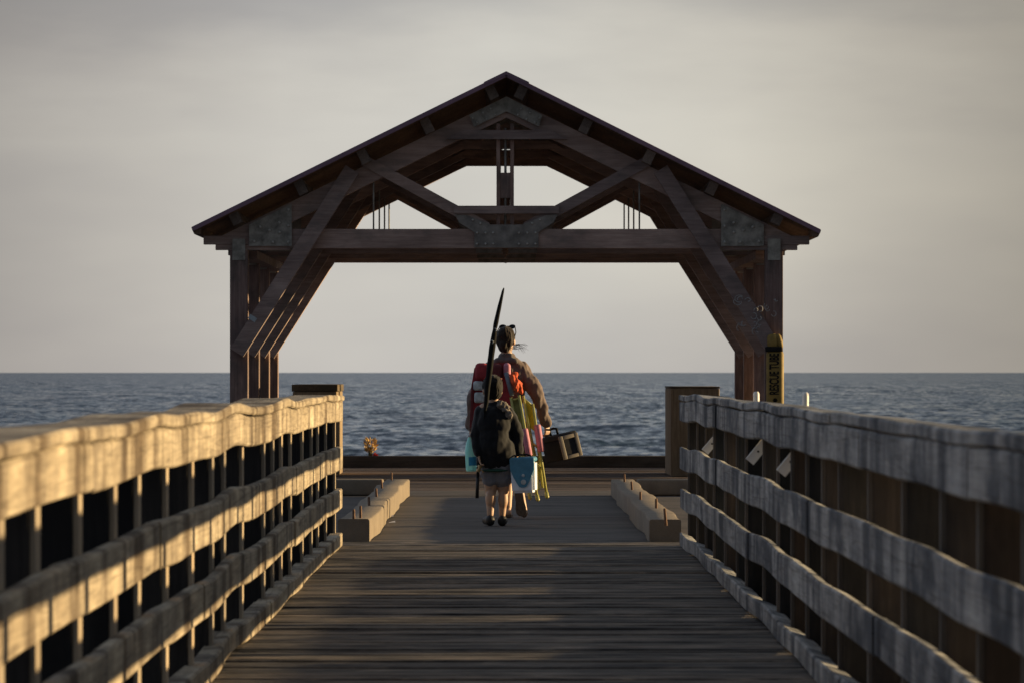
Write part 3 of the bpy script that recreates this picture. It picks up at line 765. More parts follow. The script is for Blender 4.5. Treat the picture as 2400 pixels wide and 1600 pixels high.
def blob(name, solids, material, parent, voxel=.008, smooth=4, folds=None, cut=None):
    """join closed solids, voxel-remesh into one skin, smooth, then wrinkle along the normals"""
    m = MB()
    for s in solids: m.add(*s)
    me = bpy.data.meshes.new('tmp'); me.from_pydata(m.v, [], m.f); me.update()
    o = bpy.data.objects.new('tmp', me); COL.objects.link(o)
    r = o.modifiers.new('r', 'REMESH'); r.mode = 'VOXEL'; r.voxel_size = voxel; r.adaptivity = 0
    if smooth:
        sm = o.modifiers.new('s', 'SMOOTH'); sm.factor = .5; sm.iterations = smooth
    dg = bpy.context.evaluated_depsgraph_get(); dg.update()
    me2 = bpy.data.meshes.new_from_object(o.evaluated_get(dg))
    bpy.data.objects.remove(o); bpy.data.meshes.remove(me)
    me2.name = name; me2.materials.clear()
    if folds:
        for amp, sc, stretch in folds:
            cs = []
            for v in me2.vertices:
                p = v.co; cs.append(p+v.normal*amp*noise.noise((p.x*sc, p.y*sc, p.z*sc*stretch)))
            for v, c in zip(me2.vertices, cs): v.co = c
            me2.update()
    return link(name, me2, material, parent, True)
def hand(o, d, n, s, sc=1.0, curl=1.0):
    """palm and five bent fingers; d points to the fingertips, n out of the palm, s from the little finger to the thumb"""
    o, d, n, s = Vector(o), Vector(d).normalized(), Vector(n).normalized(), Vector(s).normalized()
    S_ = []; k = .001*sc
    for t in (-1, 0, 1): S_.append(caps(o+s*t*22*k, o+d*72*k+s*t*25*k, 13*k, 12*k, 10))
    for i, L in enumerate((62, 78, 84, 76)):
        b = o+d*76*k+s*(-30+20*i)*k
        a1, a2, a3 = .35*curl, 1.25*curl, 2.1*curl
        p1 = b+(d*math.cos(a1)+n*math.sin(a1))*L*.46*k
        p2 = p1+(d*math.cos(a2)+n*math.sin(a2))*L*.32*k
        p3 = p2+(d*math.cos(a3)+n*math.sin(a3))*L*.24*k
        S_ += [caps(b-d*8*k, p1, 9.5*k, 8.5*k, 8), caps(p1, p2, 8.5*k, 7.8*k, 8), caps(p2, p3, 7.8*k, 6.8*k, 8)]
    b = o+d*18*k+s*24*k
    p1 = b+(d*.55+s*.62+n*.35).normalized()*40*k; p2 = p1+(d*.75+s*.05+n*.65).normalized()*30*k; p3 = p2+(d*.5-s*.3+n*.8).normalized()*20*k
    S_ += [caps(b, p1, 12*k, 10*k, 8), caps(p1, p2, 10*k, 9*k, 8), caps(p2, p3, 9*k, 7.5*k, 8)]
    return S_
def head(c, sc, yaw=0, pitch=0):
    """skull, jaw, nose, brow, lips, ears; faces +y before turning"""
    c = Vector(c); M3 = Euler((pitch, 0, yaw)).to_matrix()
    P = lambda x, y, z: c+M3 @ Vector((x*sc, y*sc, z*sc)); e = (pitch, 0, yaw)
    sc_ = lambda *r: tuple(v*sc for v in r)
    return [ell(P(0, -.012, .028), sc_(.074, .092, .088), e), ell(P(0, .03, -.04), sc_(.058, .06, .068), e), ell(P(0, .05, -.085), sc_(.034, .034, .025), e),
            caps(P(0, .082, .018), P(0, .102, -.018), .008*sc, .013*sc, 8), ell(P(0, .075, .03), sc_(.055, .014, .01), e),
            ell(P(0, .086, -.053), sc_(.024, .009, .006), e), ell(P(0, .083, -.064), sc_(.021, .009, .007), e),
            ell(P(.076, -.006, -.008), sc_(.011, .02, .032), e), ell(P(-.076, -.006, -.008), sc_(.011, .02, .032), e)], P, e

def skin_mat(name, col):
    m, nt, b = mat(name)
    n = noisetex(nt, coords(nt, world=False), 18, 4)
    nt.links.new(ramp(nt, [(.3, tuple(c*.85 for c in col)), (.7, tuple(min(1, c*1.12) for c in col))], n).outputs[0], b.inputs['Base Color'])
    b.inputs['Roughness'].default_value = .55; b.inputs['Subsurface Weight'].default_value = .12
    b.inputs['Subsurface Radius'].default_value = (.01, .004, .002); b.inputs['Subsurface Scale'].default_value = .5
    return m
M_skin = skin_mat('skin', (.47, .29, .19))
M_skin_b = skin_mat('skin_child', (.44, .27, .175))
M_hair = plain('dark_hair', (.020, .013, .009), .7, 0, .4, 40, .15, .003)
M_hair_b = plain('black_hair', (.011, .009, .008), .75, 0, .4, 40, .12, .003)
M_jacket = plain('brown_jacket_cloth', (.128, .09, .077), .8, 0, .3, 9, .3, .002)
M_collar = plain('collar_cloth', (.10, .09, .088), .85, 0, .25, 20, .2, .002)
M_puffer = plain('black_jacket_cloth', (.008, .0085, .0105), .8, 0, .35, 12, .12, .002)
M_lining = plain('grey_hood_lining', (.17, .148, .13), .95, 0, .5, 50, .1, .003)
M_hem = plain('green_hem', (.015, .06, .04), .8)
M_short_w = plain('dark_shorts_cloth', (.03, .03, .035), .85)
for m_, w_s in ((M_jacket, .25), (M_collar, .2), (M_puffer, .3), (M_hair, .12), (M_hair_b, .12)):
    b_ = m_.node_tree.nodes['Principled BSDF']; b_.inputs['Sheen Weight'].default_value = w_s; b_.inputs['Sheen Roughness'].default_value = .45
M_eye = plain('eye', (.03, .025, .02), .2)
M_sole = plain('brown_sole', (.12, .082, .055), .85, 0, .3, 45, .2, .002)
M_shoe = plain('black_shoe', (.012, .011, .011), .6, 0, .3, 40)
M_red = plain('red_canvas', (.29, .032, .042), .75, 0, .22, 25, .3, .001)
M_dred = plain('dark_red_canvas', (.12, .02, .024), .8, 0, .25, 25)
M_orange = plain('orange_red_towel', (.62, .10, .035), .8, 0, .3, 18, .3, .003)
M_pink = plain('pink_foam', (.50, .19, .25), .7, 0, .15, 30)
M_pouch = plain('pale_pouch', (.42, .46, .48), .7, 0, .35, 30)
M_strap = plain('blue_grey_strap', (.16, .19, .23), .7)
M_ytube = plain('yellow_green_tube', (.42, .40, .12), .42, 0, .12, 30, .5)
M_yfab = plain('yellow_fabric', (.55, .41, .03), .75, 0, .2, 25)
M_ofab = plain('olive_fabric', (.22, .215, .07), .8, 0, .25, 25)
M_tan = plain('tan_plastic', (.19, .16, .125), .55, 0, .15, 20)
M_rod = plain('matt_black_rod', (.012, .012, .012), .85, 0, .2, 30, .1)
M_dgrey = plain('dark_grey_plastic', (.026, .026, .028), .75, 0, .25, 20, .12)
M_teal = plain('cooler_blue', (.06, .21, .32), .5, 0, .15, 25)
M_cool = plain('cooler_white', (.74, .79, .86), .45, 0, .1, 20)
M_brass = plain('reel_metal', (.32, .22, .10), .35, .6, .3, 40)
def striped():
    m, nt, b = mat('striped_grey_shorts')
    w = N(nt, 'ShaderNodeTexWave', Scale=26.0, Distortion=1.2); w.bands_direction = 'X'
    nt.links.new(coords(nt, (1, .7, .35), False), w.inputs['Vector'])
    nt.links.new(ramp(nt, [(.42, (.16, .165, .185)), (.62, (.24, .24, .265)), (.9, (.12, .12, .135))], w.outputs[0]).outputs[0], b.inputs['Base Color'])
    b.inputs['Roughness'].default_value = .85; return m
M_shorts = striped()
def bottle_mat():
    m, nt, b = mat('turquoise_bottle')
    b.inputs['Base Color'].default_value = (.38, .92, .84, 1); b.inputs['Roughness'].default_value = .18
    b.inputs['IOR'].default_value = 1.33; b.inputs['Transmission Weight'].default_value = .25
    b.inputs['Subsurface Weight'].default_value = .3; b.inputs['Subsurface Radius'].default_value = (.05, .08, .08)
    return m
M_bottle = bottle_mat()
M_label = plain('bottle_label', (.01, .21, .40), .5)

# ---- woman, about 38.8 m away
DW = 38.8; KW = DW/F
def wp(u, v, y=0): return Vector(((u-VX)*KW, DW+y, EYE-(v-VY)*KW))
woman = empty('person', (wp(1190, 0).x, DW, 0)); tag(woman, 'adult in brown jacket with sunglasses pushed up on dark tied hair, carrying chairs', 'person', 'people walking along the pier')
hc = wp(1186, 800, .02); hs, HP, he = head(hc, .98, R(-14), R(-6))
shL, shR = wp(1146, 864), wp(1226, 864)
elL, wrL = wp(1112, 938, -.03), wp(1104, 1000, .04)
elR, wrR = wp(1258, 926, -.02), wp(1279, 990, .03)
hipL, hipR = wp(1170, 1000, .03), wp(1206, 1000, .02)
knL, anL = Vector((.005, DW+.16, .47)), Vector((.0, DW+.02, .085))
knR, anR = Vector((.085, DW+.13, .46)), Vector((.088, DW-.37, .235))
body = hs+[caps(wp(1187, 826, .0), wp(1186, 850, -.01), .05, .058), ell(wp(1186, 890), (.14, .095, .15)), ell(wp(1187, 930, .01), (.13, .095, .17)), ell(wp(1188, 990, .02), (.165, .12, .13)),
    caps(wp(1160, 862), shL, .036, .032), caps(wp(1212, 862), shR, .036, .032),
    caps(shL, elL, .034, .030), caps(elL, wrL, .030, .025), caps(shR, elR, .034, .030), caps(elR, wrR, .030, .025),
    caps(hipL, knL, .085, .055), caps(knL, anL, .052, .034), caps(hipR, knR, .085, .055), caps(knR, anR, .052, .034),
    ell(anL+(knL-anL)*.68+Vector((0, -.016, 0)), (.05, .052, .11)), ell(anR+(knR-anR)*.66+Vector((0, 0, .01)), (.05, .1, .055)),
    # feet: left planted, right trailing on its toes with the sole towards the viewer
    caps(anL+Vector((0, -.015, -.045)), anL+Vector((-.01, .15, -.06)), .035, .026), ell(anL+Vector((0, -.03, -.05)), (.032, .035, .032)),
    caps(anR+Vector((.02, -.02, -.0)), Vector((.142, DW-.39, .05)), .032, .03), ell(anR+Vector((.014, -.03, .0)), (.033, .033, .035)),
    caps(Vector((.142, DW-.39, .05)), Vector((.140, DW-.36, .034)), .034, .03)]
hR = Vector((wrR.x+.006, wrR.y, wrR.z-.012)); hL = Vector((wrL.x, wrL.y, wrL.z-.012))
body += hand(hR, (.12, .05, -1), (-.75, .6, 0), (.6, .75, 0), .92, 1.05)
body += hand(hL, (.02, .05, -1), (.9, .3, 0), (-.3, .9, 0), .9, .95)
blob('body', body, M_skin, woman, .0068, 3)
for s in (1, -1):
    blob('eye', [ell(HP(s*.03, .078, .008), (.011, .008, .008), he)], M_eye, woman, .003, 1)
jk = [ell(wp(1186, 885, .0), (.165, .125, .15)), ell(wp(1187, 925, .01), (.155, .125, .2)), ell(wp(1188, 990, .015), (.17, .145, .17)), caps(wp(1178, 1030, .02), wp(1198, 1030, .02), .14, .14),
      caps(wp(1176, 852), shL, .068, .066), caps(wp(1196, 852), shR, .068, .066), caps(wp(1181, 838, -.01), wp(1192, 838, -.01), .055, .055),
      caps(shL, elL, .066, .062), caps(elL, wrL+Vector((0, 0, .01)), .062, .052), caps(shR, elR, .066, .064), caps(elR, wrR+Vector((0, 0, .01)), .064, .05)]
jo = blob('jacket', jk, M_jacket, woman, .010, 3, [(.022, 8, .8), (.016, 18, .5), (.007, 42, .6)])
col = [caps(wp(1164, 848, .02), wp(1176, 834, -.045), .022, .02), caps(wp(1176, 834, -.045), wp(1195, 834, -.045), .022, .022), caps(wp(1195, 834, -.045), wp(1211, 850, .02), .022, .022), caps(wp(1166, 845, -.06), wp(1208, 846, -.06), .03, .03)]
blob('collar', col, M_collar, woman, .008, 3, [(.01, 20, 1)])
sh = [caps(hipL, hipL+(knL-hipL)*.8, .115, .095), caps(hipR, hipR+(knR-hipR)*.8, .115, .095)]
blob('shorts', sh, M_short_w, woman, .011, 3, [(.012, 14, 1)])
# hair drawn back to a low knot
hr = [ell(HP(0, -.022, .036), (.083, .094, .094), he), ell(HP(0, -.05, .0), (.077, .062, .085), he), ell(HP(0, -.058, -.055), (.055, .045, .05), he), ell(HP(.0, -.085, -.035), (.042, .035, .045), he)]
ho = blob('hair', hr, M_hair, woman, .006, 2, [(.007, 26, .35), (.004, 70, .25)])
m = MB(); rr = random.Random(2)
for i in range(12):
    p = HP(.06, .0+rr.uniform(-.03, .03), -.045+rr.uniform(-.03, .02)); L = rr.uniform(.06, .14)
    pts = [p, p+Vector((L*.4, .01, rr.uniform(-.01, .02))), p+Vector((L*.75, .0, rr.uniform(-.02, .015))), p+Vector((L, -.01, rr.uniform(-.045, .0)))]
    m.tube(pts, [.0022, .0018, .0014, .0008], 5)
m.build('loose_strands', M_hair, ho)
# sunglasses pushed up over the crown
m = MB()
for s in (1, -1):
    Mx = Matrix.Translation(HP(s*.042, .035, .133)) @ Euler((R(-28)+he[0], 0, he[2]-s*.18)).to_matrix().to_4x4() @ Matrix.Rotation(R(90), 4, 'X')
    m.lathe([(.010, -.003), (.028, -.003), (.030, 0), (.028, .003), (.01, .003)], 16, Mx @ Matrix.Diagonal((1.1, .8, 1, 1)))
    m.tube([HP(s*.072, .03, .126), HP(s*.088, .0, .08), HP(s*.087, -.035, .04)], .004, 8)
m.tube([HP(-.02, .04, .138), HP(.02, .04, .138)], .004, 8)
m.build('sunglasses', M_black, woman, 40)
# sandals
m = MB()
pts = []
heel, toe = anR+Vector((.0, -.055, .02)), Vector((.121, DW-.425, .02))
ax = (toe-heel); L = ax.length; ax.normalize(); nrm = Vector((0, -1, .12)); nrm = (nrm-ax*nrm.dot(ax)).normalized(); sd_ = ax.cross(nrm).normalized()
outl = [(0, .018), (.02, .03), (.2, .036), (.45, .035), (.7, .046), (.88, .043), (.97, .027), (1.0, .01)]
ring = [heel+ax*(t*L)+sd_*w for t, w in outl]+[heel+ax*(t*L)-sd_*w for t, w in outl[::-1]]
n_ = len(ring); m.add([p for p in ring]+[p+nrm*.02 for p in ring], [tuple(range(n_)), tuple(range(2*n_-1, n_-1, -1))]+[(i, (i+1) % n_, n_+(i+1) % n_, n_+i) for i in range(n_)])
so_ = m.build('sandal', M_sole, woman, 40)
m = MB(); hl = anL+Vector((0, -.06, -.085)); ring = [hl+Vector((w*sg, t*.25, 0)) for sg in (1,) for t, w in outl]+[hl+Vector((-w, t*.25, 0)) for t, w in outl[::-1]]
m.add(ring+[p+Vector((0, 0, .018)) for p in ring], [tuple(range(n_)), tuple(range(2*n_-1, n_-1, -1))]+[(i, (i+1) % n_, n_+(i+1) % n_, n_+i) for i in range(n_)])
m.build('sandal', M_sole, woman, 40)

# ---- what the adult carries
YP = -.24    # packs hang behind her back, towards the viewer
red = empty('folding_chair', wp(1150, 1000, YP)); tag(red, 'red canvas folding chair with rounded pads worn on the adult\'s back', 'folding chair', 'folding chairs carried by the adult')
def panel(pts, y0, y1, bev=.008):
    """rounded upright panel from photo pixels, at offset y0..y1 from the adult"""
    m = MB(); P3 = [((u-VX)*KW, EYE-(v-VY)*KW) for u, v in pts]
    m.prism(P3, DW+y0, DW+y1); return m
def rounded(u0, v0, u1, v1, r, n=5):
    pts = []
    for cx, cy, a in ((u1-r, v0+r, -90), (u1-r, v1-r, 0), (u0+r, v1-r, 90), (u0+r, v0+r, 180)):
        for i in range(n+1):
            t = R(a+90*i/n); pts.append((cx+r*math.cos(t), cy+r*math.sin(t)))
    return pts
def pad(name, material, parent, u0, v0, u1, v1, r, y, thick, fold=None):
    """soft pad: rounded slab"""
    a, b = wp(u0, v1, y), wp(u1, v0, y)
    m = MB().box((a.x, DW+y-thick/2, a.z), (b.x, DW+y+thick/2, b.z), bev=min(thick*.48, r*KW))
    return m.build(name, material, parent, 60)
panel([(1105, 905), (1112, 862), (1122, 852), (1186, 850), (1196, 862), (1200, 905), (1203, 1000), (1102, 1000)], YP-.02, YP+.025).build('back_panel', M_red, red)
pad('pad', M_red, red, 1114, 850, 1144, 889, 14, YP-.04, .075)
pad('pad', M_dred, red, 1147, 852, 1177, 896, 12, YP-.04, .075)
pad('pad', M_pink, red, 1180, 850, 1197, 884, 8, YP-.04, .062)
panel([(1101, 1000), (1106, 898), (1110, 898), (1108, 1000)], YP-.04, YP+.02).build('side_rail', M_dred, red)
pad('pouch', M_pouch, red, 1110, 892, 1134, 914, 5, YP-.045, .04)
pad('pouch', M_pouch, red, 1112, 918, 1136, 943, 5, YP-.045, .04)
m = MB(); m.tube([wp(1186, 872, YP-.08), wp(1193, 900, YP-.085), wp(1200, 926, YP-.075)], .019, 8); m.build('strap', M_strap, red, True)
tw = [ell(wp(1207, 893, YP-.08), (.034, .035, .09), (0, R(-14), 0)), ell(wp(1217, 905, YP-.07), (.03, .03, .075), (0, R(-22), 0)), ell(wp(1206, 880, YP-.075), (.026, .03, .045))]
tow = blob('towel', tw, M_orange, None, .006, 2, [(.022, 22, .6), (.01, 50, .6)]); rebase(tow)
tag(tow, 'crumpled orange red towel hung over the tops of the yellow folding chairs', 'towel')

def ychair(y, L0, L1, R0, R1, g0, g1, fab, fabv, label, spread):
    root = empty('folding_chair', wp((L1[0]+R1[0])/2, R1[1], y)); tag(root, label, 'folding chair', 'folding chairs carried by the adult')
    P = lambda p, dy=0: wp(p[0], p[1], y+dy)
    lerp = lambda a, b, t: (a[0]+(b[0]-a[0])*t, a[1]+(b[1]-a[1])*t)
    for a, b in ((L0, L1), (R0, R1)):
        fr = MB().tube([P(a), P(b)], .0115, 10).build('leg', M_ytube, root, True)
        d = (P(b)-P(a)).normalized()
        MB().tube([P(b)-d*.03, P(b)+d*.012, P(b)+d*.02+Vector((.012, 0, 0))], [.017, .018, .014], 10).build('foot_cap', M_ytube, fr, True)
    # second, folded-in pair of legs
    for (a, b), dx in (((L0, L1), spread), ((R0, R1), -spread)):
        MB().tube([P(lerp(a, b, .07), .03), P((lerp(a, b, .92)[0]+dx, lerp(a, b, .92)[1]), .035)], .0105, 10).build('leg', M_ytube, root, True)
    for t in (.03, .5, .72): MB().tube([P(lerp(L0, L1, t), .01), P(lerp(R0, R1, t), .01)], .009, 8).build('cross_bar', M_ytube, root, True)
    a, b, c, d = lerp(L0, L1, .02), lerp(R0, R1, .02), lerp(R0, R1, fabv), lerp(L0, L1, fabv)
    n = 8; vs = []; fs = []
    for i in range(n+1):
        for j in range(n+1):
            u = i/n; v = j/n
            p = lerp(lerp(a, b, u), lerp(d, c, u), v)
            w = P(p, .012+.014*math.sin(u*math.pi)+.008*math.sin(v*9+u*3)); vs.append(w)
    k0 = len(vs); vs += [v+Vector((0, .006, 0)) for v in vs]
    for i in range(n):
        for j in range(n):
            q0 = i*(n+1)+j; fs.append((q0, q0+1, q0+n+2, q0+n+1)); fs.append((k0+q0, k0+q0+n+1, k0+q0+n+2, k0+q0+1))
    MB().add(vs, fs).build('seat_fabric', fab, root, True)
    gp = MB(); g_0, g_1 = P(g0, -.012), P(g1, -.012); gd = g_1-g_0
    gp.tube([g_0, g_0+gd*.02, g_0+gd*.06, g_0+gd*.5, g_0+gd*.97, g_1], [.018, .028, .031, .031, .029, .018], 14).build('arm_grip', M_pink, root, True)
    return root
ychair(YP-.10, (1197, 930), (1241, 1160), (1216, 925), (1259, 1164), (1228, 1002), (1240, 1066), M_ofab, .42, 'olive yellow folding chair with pink arm grip, hanging closest to the child', 8)
ychair(YP-.02, (1226, 926), (1261, 1138), (1248, 945), (1281, 1158), (1258, 993), (1268, 1057), M_yfab, .33, 'bright yellow folding chair with pink arm grip, hanging nearer the tackle box', 7)

# tackle box in the right hand
tb = empty('tackle_box', wp(1318, 1085, -.02)); tag(tb, 'black tackle box with tan framed end, in the adult\'s right hand', 'tackle box')
TB = Matrix.Translation(wp(1314, 1046, -.02)) @ Matrix.Rotation(R(14), 4, 'Y').inverted() @ Matrix.Rotation(R(24), 4, 'Z')
# local: x = width of the end face, -y = end face looking right of the viewer, z up
hw, hl_, hh = .088, .20, .112
MB().box((-hw+.004, -hl_+.012, -hh), (hw-.004, hl_-.004, hh-.05), TB, bev=.01).build('case', M_black, tb, 40)
MB().box((-hw, -hl_, hh-.052), (hw, hl_, hh), TB, bev=.012).build('lid', M_dgrey, tb, 40)
fr = MB()
fr.box((-hw-.002, -hl_-.014, -hh), (-hw+.032, -hl_+.012, hh-.02), TB, bev=.005); fr.box((hw-.032, -hl_-.014, -hh), (hw+.002, -hl_+.012, hh-.02), TB, bev=.005)
fr.box((-hw+.033, -hl_-.013, -hh), (hw-.033, -hl_+.0115, -hh+.03), TB, bev=.004); fr.box((-hw+.033, -hl_-.013, hh-.055), (hw-.033, -hl_+.0115, hh-.021), TB, bev=.004)
fr.build('end_frame', M_tan, tb, 40)
MB().box((-hw+.034, -hl_-.004, -hh+.031), (hw-.034, -hl_+.01, hh-.056), TB).build('end_panel', M_dgrey, tb)
MB().tube([TB @ Vector((-.02, .1, hh-.01)), TB @ Vector((-.02, .1, hh+.05)), TB @ Vector((-.02, .02, hh+.058)), TB @ Vector((-.02, -.05, hh+.05)), TB @ Vector((-.02, -.05, hh-.01))], .011, 10).build('handle', M_black, tb, True)
# bottle in the left hand
bt_ = wp(1105, 1104, .0); bo = empty('water_bottle', bt_); tag(bo, 'turquoise plastic water bottle with blue label, held by its neck beside the child', 'bottle')
T_ = Matrix.Translation(bt_) @ Matrix.Rotation(R(-2.5), 4, 'Y')
Hb = 84*KW; rb = 13*KW
MB().lathe([(rb*.75, 0), (rb*.95, .006), (rb, .02), (rb, Hb*.40), (rb*1.02, Hb*.55), (rb*.96, Hb*.66), (rb*.75, Hb*.80), (rb*.45, Hb*.91), (rb*.32, Hb*.96), (rb*.32, Hb)], 26, T_).build('shell', M_bottle, bo, True)
m = MB(); vs = []; na = 9
for h_ in (Hb*.17, Hb*.41):
    for rr_ in (rb*1.0, rb*1.05):
        for i in range(na): a = R(-112+96*i/(na-1)); vs.append(T_ @ Vector((rr_*math.cos(a), rr_*math.sin(a), h_)))
fs = []
for i in range(na-1):
    A, B, C_, D_ = i, na+i, 2*na+i, 3*na+i
    fs += [(B, B+1, D_+1, D_), (A, C_, C_+1, A+1), (A, A+1, B+1, B), (C_, D_, D_+1, C_+1)]
fs += [(0, na, 3*na, 2*na), (na-1, 3*na-1, 4*na-1, 2*na-1)]
m.add(vs, fs).build('label', M_label, bo, 40)
MB().lathe([(rb*.36, Hb*.965), (rb*.4, Hb*.97), (rb*.4, Hb*1.03), (rb*.3, Hb*1.035)], 18, T_).build('bottle_cap', M_pouch, bo, True)

# ---- child, about 36.7 m away
DC = 36.7; KC = DC/F
def cp(u, v, y=0): return Vector(((u-VX)*KC, DC+y, EYE-(v-VY)*KC))
child = empty('person', (cp(1163, 0).x, DC, 0)); tag(child, 'child in black jacket and grey shorts walking with a cooler and a sleeved rod', 'person', 'people walking along the pier')
hc = cp(1154, 914, .03); hs, HP, he = head(hc, .96, R(8), R(-4))
shL, shR = cp(1128, 968), cp(1186, 966)
elL, wrL = cp(1117, 1018, -.03), cp(1122, 1064, -.07)
elR, wrR = cp(1214, 1018, .02), cp(1216, 1056, .02)
hipL, hipR = cp(1147, 1085, 0), cp(1178, 1085, 0)
knL, anL = cp(1150, 1150, .03), cp(1149, 1204, -.01)
knR, anR = cp(1180, 1150, .05), cp(1177, 1205, .04)
body = hs+[caps(cp(1156, 938, .01), cp(1156, 957, 0), .044, .05), ell(cp(1157, 990), (.13, .085, .15)), ell(cp(1160, 1050), (.125, .09, .14)), caps(cp(1135, 958), shL, .05, .045), caps(cp(1178, 958), shR, .05, .045),
    caps(shL, elL, .04, .034), caps(elL, wrL, .033, .023), caps(shR, elR, .04, .034), caps(elR, wrR, .033, .023),
    caps(hipL, knL, .068, .047), caps(knL, anL, .044, .028), caps(hipR, knR, .068, .047), caps(knR, anR, .044, .028),
    ell(anL+(knL-anL)*.66+Vector((0, -.014, 0)), (.043, .045, .085)), ell(anR+(knR-anR)*.66+Vector((0, -.014, 0)), (.043, .045, .085)),
    caps(anL+Vector((0, -.01, -.04)), anL+Vector((-.03, .12, -.052)), .03, .022), caps(anR+Vector((0, -.01, -.04)), anR+Vector((.01, .13, -.052)), .03, .022)]
body += hand(wrR+Vector((-.01, 0, -.008)), (-.25, .1, -1), (-.8, .5, .2), (.4, .9, 0), .74, 1.05)
body += hand(wrL+Vector((0, 0, -.006)), (.15, -.2, -1), (.85, -.5, 0), (-.1, .95, 0), .74, 1.1)
blob('body', body, M_skin_b, child, .006, 3)
for s in (1, -1):
    blob('eye', [ell(HP(s*.03, .078, .008), (.010, .007, .008), he)], M_eye, child, .003, 1)
jk = [ell(cp(1156, 990, -.01), (.155, .13, .16)), ell(cp(1157, 1035, -.015), (.145, .14, .18)), caps(cp(1147, 1050, -.01), cp(1173, 1050, -.01), .116, .116), caps(cp(1149, 1062, -.01), cp(1173, 1062, -.01), .115, .115), caps(cp(1150, 1072, -.01), cp(1173, 1072, -.01), .108, .108), caps(cp(1140, 966), shL, .06, .06), caps(cp(1172, 964), shR, .06, .058),
      caps(shL, elL, .062, .058), caps(elL, wrL+Vector((0, 0, .02)), .054, .042), caps(shR, elR, .062, .058), caps(elR, wrR+Vector((0, 0, .012)), .055, .045), caps(cp(1150, 953, -.01), cp(1164, 953, -.01), .05, .05)]
blob('jacket', jk, M_puffer, child, .009, 3, [(.014, 9, 1.0), (.007, 26, .8)])
blob('hem_band', [ell(cp(1161, 1101, -.01), (.122, .106, .018))], M_hem, child, .006, 1)
hd = [ell(cp(1178, 951, -.06), (.05, .045, .04), (0, R(20), 0)), ell(cp(1171, 943, -.03), (.03, .04, .025)), ell(cp(1190, 968, -.075), (.028, .03, .055), (0, R(-20), 0))]
blob('hood', hd, M_lining, child, .006, 2, [(.02, 26, 1), (.01, 60, 1)])
sh = [caps(hipL, hipL+(knL-hipL)*.56, .088, .072), caps(hipR, hipR+(knR-hipR)*.56, .088, .078), caps(cp(1150, 1085), cp(1174, 1085), .085, .085)]
blob('shorts', sh, M_shorts, child, .008, 2, [(.010, 16, 1), (.004, 40, 1)])
hr = [ell(HP(0, -.018, .036), (.086, .1, .096), he), ell(HP(0, -.045, .0), (.078, .068, .085), he), ell(HP(-.005, -.05, -.045), (.06, .045, .04), he)]
blob('hair', hr, M_hair_b, child, .006, 2, [(.008, 30, .5), (.005, 75, .4)])
for a_, dx in ((anL, -.035), (anR, .012)):
    t = a_+Vector((dx, .14, -.055)); h_ = a_+Vector((0, -.03, -.045))
    blob('shoe', [caps(h_, t, .038, .034), caps(h_+Vector((0, 0, -.012)), t+Vector((0, 0, -.004)), .038, .03), ell(h_, (.038, .04, .04))], M_shoe, child, .006, 2)

# cooler in the child's right hand
cb = cp(1230, 1153, -.03); cl_ = empty('cooler', cb); tag(cl_, 'small white cooler with blue lid, in the child\'s right hand', 'cooler')
CM = Matrix.Translation(cb) @ Matrix.Rotation(R(2.5), 4, 'Y').inverted() @ Matrix.Rotation(R(-9), 4, 'Z')
w0, w1, d0, H_ = .094, .102, .085, .262
bm = bmesh.new(); bmesh.ops.create_cube(bm, size=1)
for v in bm.verts:
    z_ = v.co.z+.5; w_s = w0+(w1-w0)*z_; v.co = Vector((v.co.x*2*w_s, v.co.y*2*d0, z_*H_))
bmesh.ops.bevel(bm, geom=bm.edges[:], offset=.02, segments=4, affect='EDGES')
bm.verts.index_update(); m = MB(); m.add([CM @ v.co for v in bm.verts], [[v.index for v in f.verts] for f in bm.faces]); bm.free()
m.build('tub', M_cool, cl_, 50)
m = MB(); m.box((-w1-.003, -d0-.004, H_-.012), (w1+.003, d0+.004, H_+.03), CM, bev=.02); m.build('lid', M_teal, cl_, 50)
# blue shield of the swing lid running down the front
m = MB(); pts = []
prof = [(-w1+.002, H_+.012), (-w1+.004, H_*.72), (-w1*.72, H_*.5), (-w1*.46, H_*.3), (-w1*.30, H_*.2), (-.012, H_*.165), (.012, H_*.165), (w1*.30, H_*.2), (w1*.46, H_*.3), (w1*.72, H_*.5), (w1-.004, H_*.72), (w1-.002, H_+.012)]
m.prism(prof, -d0-.011, -d0+.005); m.v = [tuple(CM @ Vector(v)) for v in m.v]; m.build('front_shield', M_teal, cl_)
for (z_, r_) in ((H_*.545, .0125), (H_*.34, .0215)):
    MB().lathe([(r_, 0), (r_, .004), (r_*.8, .006)], 20, CM @ Matrix.Translation((.008, -d0-.011, z_)) @ Matrix.Rotation(R(90), 4, 'X')).build('button', M_pouch, cl_, 40)
MB().tube([CM @ Vector((-w1+.03, 0, H_+.02)), CM @ Vector((-w1+.045, 0, H_+.04)), CM @ Vector((-.03, 0, H_+.048)), CM @ Vector((.03, 0, H_+.048)), CM @ Vector((w1-.045, 0, H_+.04)), CM @ Vector((w1-.03, 0, H_+.02))], .008, 8).build('handle', M_black, cl_, True)

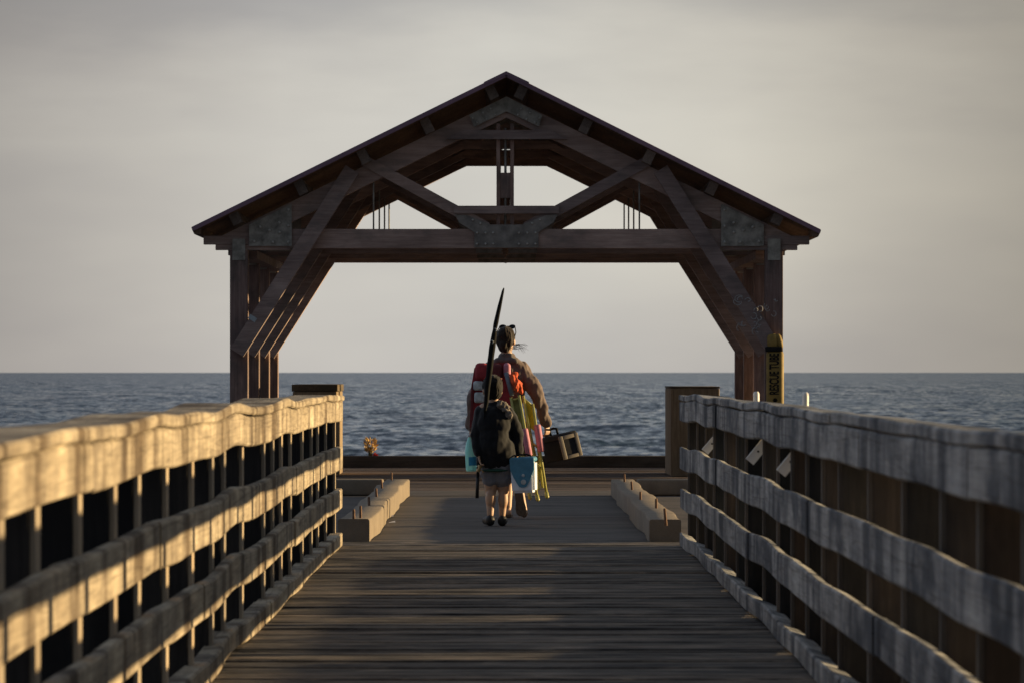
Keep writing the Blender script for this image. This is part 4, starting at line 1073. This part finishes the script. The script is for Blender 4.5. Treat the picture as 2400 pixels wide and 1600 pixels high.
# rod in a dark sleeve, slanting over the child's left shoulder
def rp(u, v, y): D = DC+y; return Vector(((u-VX)*D/F, D, EYE-(v-VY)*D/F))
rod = empty('fishing_rod', rp(1118, 1166, -.05)); tag(rod, 'long fishing rod in black sleeve, slanting up over the child\'s left shoulder', 'fishing rod')
path = [(1136, 966, -.125, .012), (1140, 940, -.14, .018), (1142.5, 905, -.15, .021), (1147, 870, -.155, .024), (1150, 842, -.16, .026), (1154, 812, -.165, .025), (1158, 785, -.17, .0205), (1159.5, 772, -.172, .015), (1161, 764, -.173, .018), (1165, 745, -.175, .020), (1170, 722, -.18, .017), (1175, 700, -.182, .014), (1179, 682, -.184, .010), (1181, 675, -.185, .004)]
sm = MB(); P_ = [rp(u, v, y) for u, v, y, r in path]
# subdivide for a slightly lumpy cloth sleeve
pp = []; rr_ = []
for i in range(len(P_)-1):
    for t in (0, .25, .5, .75):
        pp.append(P_[i].lerp(P_[i+1], t)); r0, r1 = path[i][3], path[i+1][3]; rr_.append((r0+(r1-r0)*t)*(1+.16*noise.noise((i+t, 3.3, .5))))
pp.append(P_[-1]); rr_.append(path[-1][3])
sm.tube(pp, rr_, 12).build('sleeve', M_rod, rod, True)
MB().tube([rp(1118, 1166, -.05), rp(1120.5, 1095, -.07), rp(1128, 1030, -.085), rp(1138, 950, -.13)], [.0125, .0115, .009, .007], 10).build('blank', M_rod, rod, True)
MB().tube([rp(1118, 1166, -.05), rp(1119.6, 1118, -.063)], [.0145, .0135], 10).build('butt_grip', M_shoe, rod, True)
rc = rp(1123, 1097, -.085)
MB().lathe([(.008, -.03), (.019, -.026), (.019, -.008), (.012, -.006), (.012, .008), (.02, .01), (.02, .026), (.01, .03)], 16, Matrix.Translation(rc) @ Matrix.Rotation(R(20), 4, 'Y')).build('reel', M_brass, rod, 40)
MB().tube([rc, rc+Vector((.028, -.01, -.02)), rc+Vector((.034, -.01, -.034))], [.005, .005, .007], 8).build('reel_handle', M_brass, rod, True)
for (u, v, y) in ((1157.5, 772, -.195), (1150, 800, -.195)):
    MB().tube([rp(u+2, v-3, y), rp(u+7, v, y), rp(u+4, v+5, y)], .004, 6).build('sleeve_tie', M_pouch, rod, True)
